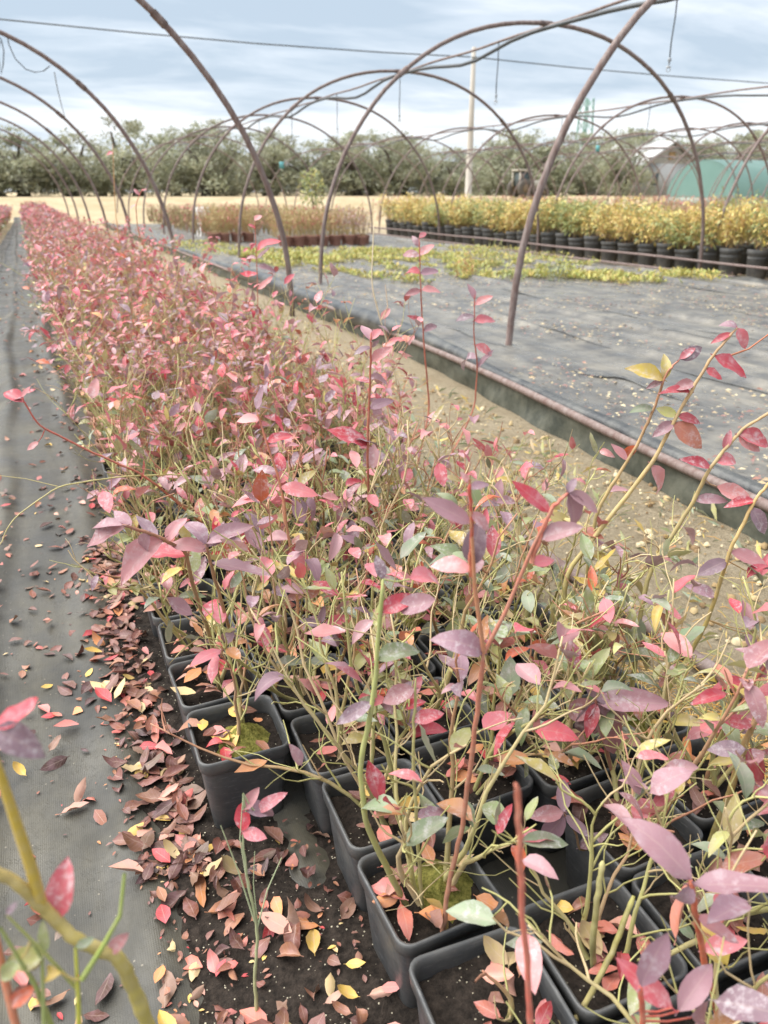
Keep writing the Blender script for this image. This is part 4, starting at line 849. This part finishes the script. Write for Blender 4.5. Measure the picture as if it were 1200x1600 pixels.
pipe('rail_pipe', [(12.05, y, 0.13 + 0.01 * math.sin(y)) for y in np.linspace(7, 30, 50)], 0.026, RUST, 'rusty rail running in front of the round black pots', 'rail')
pipe('rail_pipe', [(11.98, y, -0.09) for y in np.linspace(7, 30, 50)], 0.026, RUST, 'rusty base pipe on the ground below the rail by the black pots', 'rail')
g = G(); V = []
for y in np.linspace(7, 19, 160):
    for k in range(8):
        f = k / 7; w = 0.5 + 0.5 * fbm(np.array(y * 0.6), np.array(1.0), 95)
        V.append((11.80 - 0.85 * f * w + 0.05 * math.sin(y * 4 + f * 5), y, -0.118 + (0.13 * math.sin(math.pi * f) ** 2 * float(smooth(14, 10, y)) + 0.03) * w * math.sin(math.pi * min(1, f + .08)) + 0.02 * math.sin(y * 6 + 3 * f) * (1 - f) * f * 3))
i = np.arange(159)[:, None] * 8; j = np.arange(7)[None]
g.add(np.array(V), np.stack([i + j, i + j + 1, i + 8 + j + 1, i + 8 + j], -1).reshape(-1, 4)); g.build('plastic_film', POLY, label='crumpled black plastic film lying along the foot of the black pots', cat='film')

# moss and weeds on the grey ground cover
def mat_patch(name, pts, label, seed):
    rng = np.random.default_rng(seed); rows = []
    for (cx, cy, rx, ry, n) in pts:
        for q in range(n):
            r = math.sqrt(rng.random()); a = rng.random() * 6.283; x = cx + rx * r * math.cos(a); y = cy + ry * r * math.sin(a)
            if fbm(np.array(x * 1.6), np.array(y * 1.6), seed) < 0.40 + 0.2 * r * r or vnoise(np.array(x * 5), np.array(y * 5), 3) < 0.35: continue
            L = rng.uniform(0.05, 0.12); a = rng.random() * 6.283; c = np.array([lin(170, 176, 70), lin(190, 186, 84), lin(140, 156, 66), lin(196, 176, 84)][rng.integers(4)])
            rows.append(((x, y, 0.02 + 0.03 * rng.random()), (math.cos(a), math.sin(a), 0.1 + 2.0 * rng.random() ** 1.5), (0.2 * math.cos(a), 0.2 * math.sin(a), 1), L * 1.15, L * rng.uniform(.2, .55), .2, .4, c * rng.uniform(.75, 1.15)))
    g = G(); add_leaves(g, rows, 2, 2); g.build(name, LEAF_FAR, kind='stuff', label=label, cat='weeds')
mat_patch('moss_patch', [(7.6, 13.2, 2.6, 2.2, 15000), (6.6, 17.6, 2.6, 2.4, 16000), (4.9, 17.2, 1.0, 3.4, 7000), (9.6, 11.2, 1.8, 1.2, 5000), (9.8, 16.5, 1.8, 3.2, 7000), (4.2, 22, .9, 5, 4000)], 'yellow-green mat of moss and clover on the grey ground cover', 83)
def weed(x, y, h, n, pal, label):
    rng = np.random.default_rng(int(x * 100 + y * 10)); gs, gl = G(), G(); lv = []
    for s in range(n):
        az = rng.random() * 6.283; P = walk(rng, (0.1 * rng.normal(), 0.1 * rng.normal(), 0.0), (math.cos(az) * .5, math.sin(az) * .5, 1), h * rng.uniform(.6, 1.1), 6, .15, .0)
        tube(gs, P, np.linspace(.006, .002, 7), 4, np.array(lin(150, 140, 84)))
        for q in range(16):
            p, d = lerp_path(P, rng.random()); o = rng.normal(0, 1, 3); L = rng.uniform(.04, .09); lv.append((p, o, rng.normal(0, .4, 3) + (0, 0, 1), L, L * .35, .2, .5, np.array(pal[rng.integers(len(pal))])))
    t = thing('weed_clump', (x, y, 0.015), label, 'weed'); gs.build('stalks', STEM, t, kind='stuff'); add_leaves(gl, lv, 2, 2); gl.build('foliage', LEAF_FAR, t, kind='stuff')
weed(*at(728, 430, 12.5)[:2], 0.42, 14, YEL + WARM[2:4], 'tall weed clump with rusty stalks on the grey ground cover')
weed(*at(770, 410, 13.8)[:2], 0.62, 9, GRS + YEL[:1], 'spindly pale green weed clump behind the rusty one')
weed(*at(865, 432, 11.4)[:2], 0.34, 14, [lin(140, 158, 128), lin(156, 168, 136)], 'grey-green feathery weed clump by the crumpled black film')
weed(*at(800, 430, 11.9)[:2], 0.20, 12, GRS, 'low green weed clump in front of the second hoop')
g = G(); CR = np.random.default_rng(88)
for q in range(2600):       # clods and pebbles on the sandy strip
    x = CR.uniform(1.3, 2.72); y = 0.8 + 9 * CR.random() ** 1.5; r = 0.004 + 0.013 * CR.random() ** 4
    V = np.array([(-1, -1, -.6), (1, -1, -.6), (1, 1, -.6), (-1, 1, -.6), (-.7, -.7, .7), (.7, -.7, .7), (.7, .7, .7), (-.7, .7, .7)]) * r * CR.uniform(.6, 1.3, (8, 3)) + (x, y, .004)
    g.add(V, [(4, 5, 6, 7), (0, 1, 5, 4), (1, 2, 6, 5), (2, 3, 7, 6), (3, 0, 4, 7)], np.array([lin(176, 156, 118), lin(150, 128, 94), lin(196, 182, 150), lin(130, 108, 80)][CR.integers(4)]))
g.build('clods', STRAW, kind='stuff', label='small clods and pebbles on the sandy strip', cat='clods')
g = G(); rows = []      # dry crumbs lying on the grey ground cover
DR = np.random.default_rng(64)
for q in range(26000):
    x = DR.uniform(3.2, 11.6); y = 2.2 + 17 * DR.random() ** 1.6
    if fbm(np.array(x * 0.8), np.array(y * 0.8), 66) < 0.47: continue
    a = DR.random() * 6.283; L = 0.014 + 0.046 * DR.random() ** 2; c = np.array([lin(196, 176, 130), lin(150, 104, 86), lin(206, 192, 150), lin(120, 84, 70), lin(170, 150, 110)][DR.integers(5)])
    rows.append(((x, y, 0.032 + .01 * DR.random()), (math.cos(a), math.sin(a), .1), (DR.normal(0, .3), DR.normal(0, .3), 1), L, L * .5, .3, .4, c))
add_leaves(g, rows, 2, 2); g.build('debris', LEAF_DRY, kind='stuff', label='dry leaf crumbs scattered over the grey ground cover', cat='debris')

# plants in small pots farther down the bare tunnel
FPOT = round_pot_mesh('pot', 0.14, 0.26, TERRA)
def far_proto(seed, pal):
    rng = np.random.default_rng(500 + seed); g, gl = G(), G(); lv = []
    for s in range(11):
        az = rng.random() * 6.283; P = walk(rng, (0.05 * math.cos(az), .05 * math.sin(az), .22), (math.cos(az) * .22, math.sin(az) * .22, 1), rng.uniform(.55, .85), 5, .1, .03)
        tube(g, P, .006, 3, np.array(lin(*[(186, 172, 120), (196, 166, 116), (170, 150, 100)][rng.integers(3)])))
        for q in range(7):
            p, d = lerp_path(P, .35 + .65 * rng.random()); o = rng.normal(0, 1, 3); L = rng.uniform(.05, .1); lv.append((p, o, rng.normal(0, .4, 3) + (0, 0, 1), L, L * .4, .3, .4, np.array(pal[rng.integers(len(pal))]) * rng.uniform(.85, 1.15)))
    add_leaves(gl, lv, 2, 2); return g.mesh('branches', STEM), gl.mesh('foliage', LEAF_FAR)
TANP = [lin(206, 180, 120), lin(190, 176, 110), lin(200, 130, 110), lin(176, 160, 100)]
FARP = [far_proto(0, TANP), far_proto(1, TANP + RED[:2]), far_proto(2, RED + TANP[:2]), far_proto(3, [lin(176, 160, 165), lin(196, 180, 176), lin(176, 120, 116)])]
AR = np.random.default_rng(31)
for i in range(12):
    for j in range(5):
        x = 4.75 + 0.36 * i + AR.normal(0, .03); y = 21.4 + 0.40 * j + AR.normal(0, .03) + (2.6 if i < 4 else 0) + (0.5 if i > 10 else 0)
        k = (1, 0, 0, 1)[AR.integers(4)] if i < 9 else (3, 2, 3)[AR.integers(3)]
        t = thing('potted_plant', (x, y, 0.015), 'twiggy ' + ('straw-coloured' if k < 2 else 'greyish pink') + f' plant in terracotta pot behind the moss, {nth(i)} across in the {ORD[j]} row', 'plant', 'plants in terracotta pots behind the moss', AR.random() * 6.28, float(AR.uniform(.9, 1.1)))
        if j < 2: link('pot', FPOT, t)
        b, f = FARP[k]; link('branches', b, t, kind='stuff'); link('foliage', f, t, kind='stuff')
far_rows('far_nursery_plants', 'pink and straw-coloured nursery plants filling the bare tunnel towards the field', [4.6 + 0.52 * k for k in range(10)], 24.5, 38, lambda c, y: c, 61, 1.0, 0.8, (0.5, 0.95), TANP * 2 + RED[:3], 0.62, 1.6)
far_rows('far_nursery_plants', 'reddish nursery plants filling the tunnels behind the black round pots', [14.8 + 0.8 * k for k in range(24)], 9.5, 38, lambda c, y: c, 62, 1.3, 1.0, (0.7, 1.38), [lin(190, 104, 100), lin(176, 92, 88), lin(200, 140, 116), lin(190, 166, 110)], 1.0, 1.2)

# ------------------------------------------------------------------ far background
def olive_proto(seed):
    rng = np.random.default_rng(700 + seed); g = G(); trunk = G()
    H = 1.0
    limbs = []
    for s in range(5):
        az = s * 1.256 + rng.normal(0, .3); P = walk(rng, (0, 0, 0.1), (math.cos(az) * .5, math.sin(az) * .5, 1), rng.uniform(.55, .8), 6, .16, .05); limbs.append(P)
        tube(trunk, P, np.linspace(.035, .008, 7), 6)
    tube(trunk, [(0, 0, -0.02), (.01, .0, .05), (0, .01, .14)], [.07, .05, .045], 8)
    cl = []
    for q in range(46):
        P = limbs[rng.integers(5)]; p, _ = lerp_path(P, .25 + .75 * rng.random()); cl.append((p + rng.normal(0, .13, 3) * (1, 1, .8), rng.uniform(.07, .16)))
    for q in range(16): a = rng.random() * 6.283; r = rng.uniform(.2, .44); cl.append((np.array([r * math.cos(a), r * math.sin(a), rng.uniform(.08, .35)]), rng.uniform(.08, .15)))
    for q in range(9): a = rng.random() * 6.283; r = rng.uniform(0, .25); cl.append((np.array([r * math.cos(a), r * math.sin(a), rng.uniform(.78, 1.0)]), rng.uniform(.05, .09)))
    P, D, N, L, C = [], [], [], [], []
    base = [np.array(lin(*c)) for c in [(154, 162, 128), (170, 176, 144), (130, 140, 106), (186, 190, 162), (142, 150, 112)]]
    for c, r in cl:
        n = int(44 + 500 * r); d = unit(rng.normal(0, 1, (n, 3))); pp = c + d * r * rng.random((n, 1)) ** .45
        P.append(pp); D.append(d * .6 + rng.normal(0, .6, (n, 3)) + (0, 0, .6)); N.append(rng.normal(0, 1, (n, 3)) + d); L.append(rng.uniform(.028, .075, n))
        tint = rng.uniform(.65, 1.25); C.append(np.array([base[rng.integers(5)] * tint for _ in range(n)]))
    L = np.concatenate(L); leaves(g, np.concatenate(P), np.concatenate(D), np.concatenate(N), L, L * .26, np.full(len(L), .2), np.full(len(L), .4), np.concatenate(C), 2, 2)
    return trunk.mesh('trunk', BARK), g.mesh('crown', LEAF_FAR)
OLV = [olive_proto(i) for i in range(6)]
TR = np.random.default_rng(14)
TL = [lambda i: (f'grey-green olive tree on the far bank, {ORD[i - 11]} past the utility pole' if i >= 11 else f'grey-green olive tree on the far bank, {ORD[10 - i]} before the utility pole'),
      lambda i: (f'olive tree in the second line, {ORD[i - 11]} past the utility pole' if i >= 11 else f'olive tree in the second line, {ORD[10 - i]} before the utility pole'), lambda i: f'olive tree in the hindmost line, {nth(i // 3)} from the pink bed side']
tops = [(-14, 5.0), (-9.5, 4.6), (-5, 5.1), (-1, 4.9), (3.2, 4.7), (7.6, 6.2), (11.6, 5.3), (15.4, 5.5), (19.6, 5.2), (23.6, 5.9), (27.4, 5.4), (32.2, 4.6), (36.4, 5.6), (40.2, 4.9), (44.4, 5.4), (48.6, 6.3), (52.8, 5.6), (57.6, 5.9), (62.4, 5.9), (67.0, 6.9), (72, 6.2), (77, 6.6)]
for i, (x, top) in enumerate(tops):
    for row in range(3):
        if row == 1 and i % 5 == 3 or row == 2 and i % 3 != 0: continue
        y = 60 + 5.5 * row + TR.normal(0, .5); h = (top - 0.9) * TR.uniform(0.86, 1.1) - (0.5 if row else 0)
        t = thing('olive_tree', (x + TR.normal(0, .6) + 2.0 * row, y, 1.05), TL[row](i), 'tree', 'olive trees on the far bank', TR.random() * 6.28, (float(7.6 * TR.uniform(.9, 1.15)), float(7.6 * TR.uniform(.9, 1.15)), float(h)))
        tk, cr = OLV[TR.integers(6)]; link('trunk', tk, t); link('crown', cr, t, kind='stuff')
for q, (u, yy_, hh) in enumerate(((968, 54.5, 4.6), (1040, 66, 5.4), (1095, 57, 4.4), (1150, 58, 5.2))):
    p_ = at(u, 300, yy_); t = thing('olive_tree', (p_[0], yy_, 1.05), ['olive tree standing directly in front of the white building', 'olive tree directly behind the white building roof', 'olive tree between the white building and the teal tunnel', 'olive tree rising right behind the teal tunnel'][q], 'tree', 'olive trees on the far bank', q * 1.3, (5.6, 5.6, hh))
    tk, cr = OLV[q]; link('trunk', tk, t); link('crown', cr, t, kind='stuff')
# utility pole and cable
pole = thing('utility_pole', (27.4, 50, 0.9), 'tall pale concrete utility pole in front of the olive trees', 'pole')
tube(G(), [(0, 0, -.1), (0, 0, 4.5), (0, 0, 9.05)], [.24, .19, .13], 8).build('shaft', CONC, pole)
g = G(); box(g, (-.16, -.16, 8.35), (.16, -.10, 8.50), lin(120, 120, 116)); g.build('bracket', TINT, pole)
lathe(G(), [(.01, 8.66), (.06, 8.64), (.05, 8.56), (.07, 8.54), (.03, 8.48)], 10, lin(170, 170, 165)).build('insulator', TINT, pole)
Wp = [at(-200, 10, 50), at(0, 30, 50), at(200, 50, 50), at(400, 68, 50), at(600, 82, 50), at(735, 89, 50)]
pipe('overhead_cable', Wp, 0.035, HOSE, 'overhead cable running left of the concrete pole across the sky', 'cable')
pipe('overhead_cable', [at(737, 89, 50), at(900, 106, 50), at(1050, 119, 50), at(1200, 130, 50), at(1400, 138, 50)], 0.035, HOSE, 'overhead cable on the far side of the concrete pole', 'cable')
# small young tree in the bare tunnel
t = thing('young_tree', (*at(488, 330, 33)[:2], 0.0), 'young yellow-green tree standing among the hoops', 'tree')
rng = np.random.default_rng(3); gs, gl = G(), G(); lv = []
tube(gs, [(0, 0, 0), (.03, 0, .8), (0, .02, 2.1)], [.05, .035, .01], 6, np.array(lin(130, 110, 86))); gs.build('trunk', STEM, t)
for q in range(420):
    d = unit(rng.normal(0, 1, 3)); p = np.array([0, 0, 1.55]) + d * (.55, .55, .75) * rng.random() ** .4; L = rng.uniform(.1, .2)
    lv.append((p, d + rng.normal(0, .5, 3), rng.normal(0, .5, 3) + (0, 0, 1), L, L * .5, .2, .4, np.array((GRS + YEL[2:3])[rng.integers(5)])))
add_leaves(gl, lv, 2, 2); gl.build('crown', LEAF_FAR, t, kind='stuff')
# teal film tunnel, white farm building, lattice mast, white tractor
c = at(1165, 300, 40); tun = thing('film_tunnel', (40.6, 42.5, 0.55), 'teal film-covered tunnel standing beyond the red plants', 'polytunnel', None, -math.pi / 2, (0.5, 1.3, 0.98))
th = np.linspace(0, math.pi, 26); g = G(); V = []
for y in np.linspace(0, 18, 19):
    for a in th: V.append((-6.2 * math.cos(a), y, 2.85 * math.sin(a) ** .75 + (0.03 if int(y) % 2 else 0)))
i = np.arange(18)[:, None] * 26; j = np.arange(25)[None]; g.add(np.array(V), np.stack([i + j, i + j + 1, i + 26 + j + 1, i + 26 + j], -1).reshape(-1, 4)); g.build('film', TEAL, tun)
g = G(); V = [];
for a in th: V += [(-6.2 * math.cos(a), 0, 2.85 * math.sin(a) ** .75), (-6.2 * math.cos(a), 0, 0)]
i = np.arange(25) * 2; g.add(np.array(V), np.stack([i, i + 1, i + 3, i + 2], -1)); g.build('end_sheet', TEAL, tun)
for q in range(5): tube(G(), [(-6.16 * math.cos(a), .05 + 4.4 * q, 2.81 * math.sin(a) ** .75) for a in th], .04, 6).build('hoop', RUST, tun)
g = G(); box(g, (-6.2, -.12, 0), (6.2, -.06, .5), lin(150, 168, 160)); g.build('skirt', TINT, tun)
b0 = at(1000, 300, 56); b1 = at(1082, 300, 56); wdt = b1[0] - b0[0]
bld = thing('farm_building', (b0[0], 56, 0.9), 'white farm building with a pitched roof half hidden by olive trees', 'building')
g = G(); box(g, (0, 0, 0), (wdt, 7, 2.7), lin(178, 178, 178)); g.build('wall', TINT, bld)
hx = wdt / 2
g = G(); g.add([(0, 0, 2.7), (wdt, 0, 2.7), (hx + .01, 0, 4.15), (hx - .01, 0, 4.15)], [(0, 1, 2, 3)], lin(170, 164, 156)); g.build('gable', TINT, bld)
for s in (0, 1):
    x0, x1 = (-.5, hx) if s == 0 else (wdt + .5, hx)
    g = G(); V = [(x0, -.5, 2.45), (x0, 7.5, 2.45), (x1, 7.5, 4.35), (x1, -.5, 4.35), (x0, -.5, 2.6), (x0, 7.5, 2.6), (x1, 7.5, 4.5), (x1, -.5, 4.5)]
    g.add(V, [(0, 3, 2, 1), (4, 5, 6, 7), (0, 1, 5, 4), (1, 2, 6, 5), (2, 3, 7, 6), (3, 0, 4, 7)], lin(176, 176, 176)); g.build('roof', TINT, bld, smooth=False)
for x in (0.9, wdt - 1.7):
    g = G(); box(g, (x, -.06, 1.0), (x + .8, -.01, 2.0), lin(90, 100, 104)); wdw = g.build('window', TINT, bld); g = G()
    for a, b in (((x - .08, -.09, .92), (x, -.02, 2.08)), ((x + .8, -.09, .92), (x + .88, -.02, 2.08)), ((x, -.09, .92), (x + .8, -.065, 1.0)), ((x, -.09, 2.0), (x + .8, -.065, 2.08))): box(g, a, b, lin(190, 188, 180))
    g.build('frame', TINT, wdw)
g = G(); box(g, (hx - .3, -.08, 3.0), (hx + .35, -.02, 3.6), lin(180, 144, 100)); g.build('gable_panel', TINT, bld)
p = at(905, 300, 75); mast = thing('lattice_mast', (p[0], 75, 1.0), 'green steel lattice mast rising above the olive trees', 'mast')
for s1 in (-1, 1):
    for s2 in (-1, 1): tube(G(), [(s1 * .75, s2 * .75, 0), (s1 * .45, s2 * .45, 9.4)], .09, 5, lin(130, 168, 154)).build('leg', TINT, mast)
for q in range(9):
    g = G(); z0, z1 = q * 1.04, (q + 1) * 1.04; w0, w1 = .75 - .3 * z0 / 9.4, .75 - .3 * z1 / 9.4
    for (a, b) in (((-1, -1), (1, -1)), ((1, -1), (1, 1)), ((1, 1), (-1, 1)), ((-1, 1), (-1, -1))): tube(g, [(a[0] * w0, a[1] * w0, z0), (b[0] * w1, b[1] * w1, z1)], .05, 4, lin(130, 168, 154))
    g.build('brace', TINT, mast, kind='stuff')
p = at(826, 297, 52); tr_ = thing('tractor', (p[0], 52, 1.05), 'small white tractor parked on the bank in front of the olives', 'tractor')
WHT, DRK = lin(176, 170, 158), lin(84, 78, 72)
g = G(); box(g, (-.1, -.4, .55), (1.2, .4, 1.15), WHT); box(g, (1.2, -.35, .5), (1.32, .35, 1.1), DRK); g.build('bonnet', TINT, tr_)
g = G()
for x in (-1.1, -.15):
    for y in (-.5, .5): box(g, (x - .05, y - .05, .7), (x + .05, y + .05, 1.75), WHT)
box(g, (-1.2, -.6, 1.75), (-.05, .6, 1.85), WHT); g.build('cab', TINT, tr_)
g = G(); box(g, (-1.0, -.44, .75), (-.25, .44, 1.7), lin(80, 92, 96)); g.build('cab_glass', TINT, tr_)
for x, r, y in ((-.75, .62, -.7), (-.75, .62, .7), (.9, .38, -.6), (.9, .38, .6)):
    g = lathe(G(), [(r * .5, -.14), (r * .96, -.14), (r, -.08), (r, .08), (r * .96, .14), (r * .5, .14)], 18, DRK); w_ = g.build('wheel', TINT, tr_); w_.location = (x, y, r - .03); w_.rotation_euler = (math.pi / 2, 0, 0)
    lathe(G(), [(.02, -.1), (r * .5, -.12), (r * .5, .12), (.02, .1)], 14, lin(120, 104, 84)).build('rim', TINT, w_)
tube(G(), [(.4, .3, 1.1), (.4, .3, 1.8)], .04, 6, DRK).build('exhaust', TINT, tr_)
# white chair among the straw-coloured plants
p = at(322, 352, 27); ch = thing('garden_chair', (p[0], 27, 0.0), 'white garden chair standing among the straw-coloured plants', 'chair')
W2 = lin(215, 212, 208)
g = G(); box(g, (-.25, -.25, .42), (.25, .25, .46), W2); g.build('seat', TINT, ch)
g = G(); box(g, (-.25, .22, .48), (.25, .26, .95), W2); g.build('backrest', TINT, ch)
for x in (-.22, .22):
    for y in (-.22, .22): tube(G(), [(x * 1.15, y * 1.15, 0), (x, y, .42)], .022, 6, W2).build('leg', TINT, ch)
print('objects', len(bpy.data.objects), 'near', near_n)
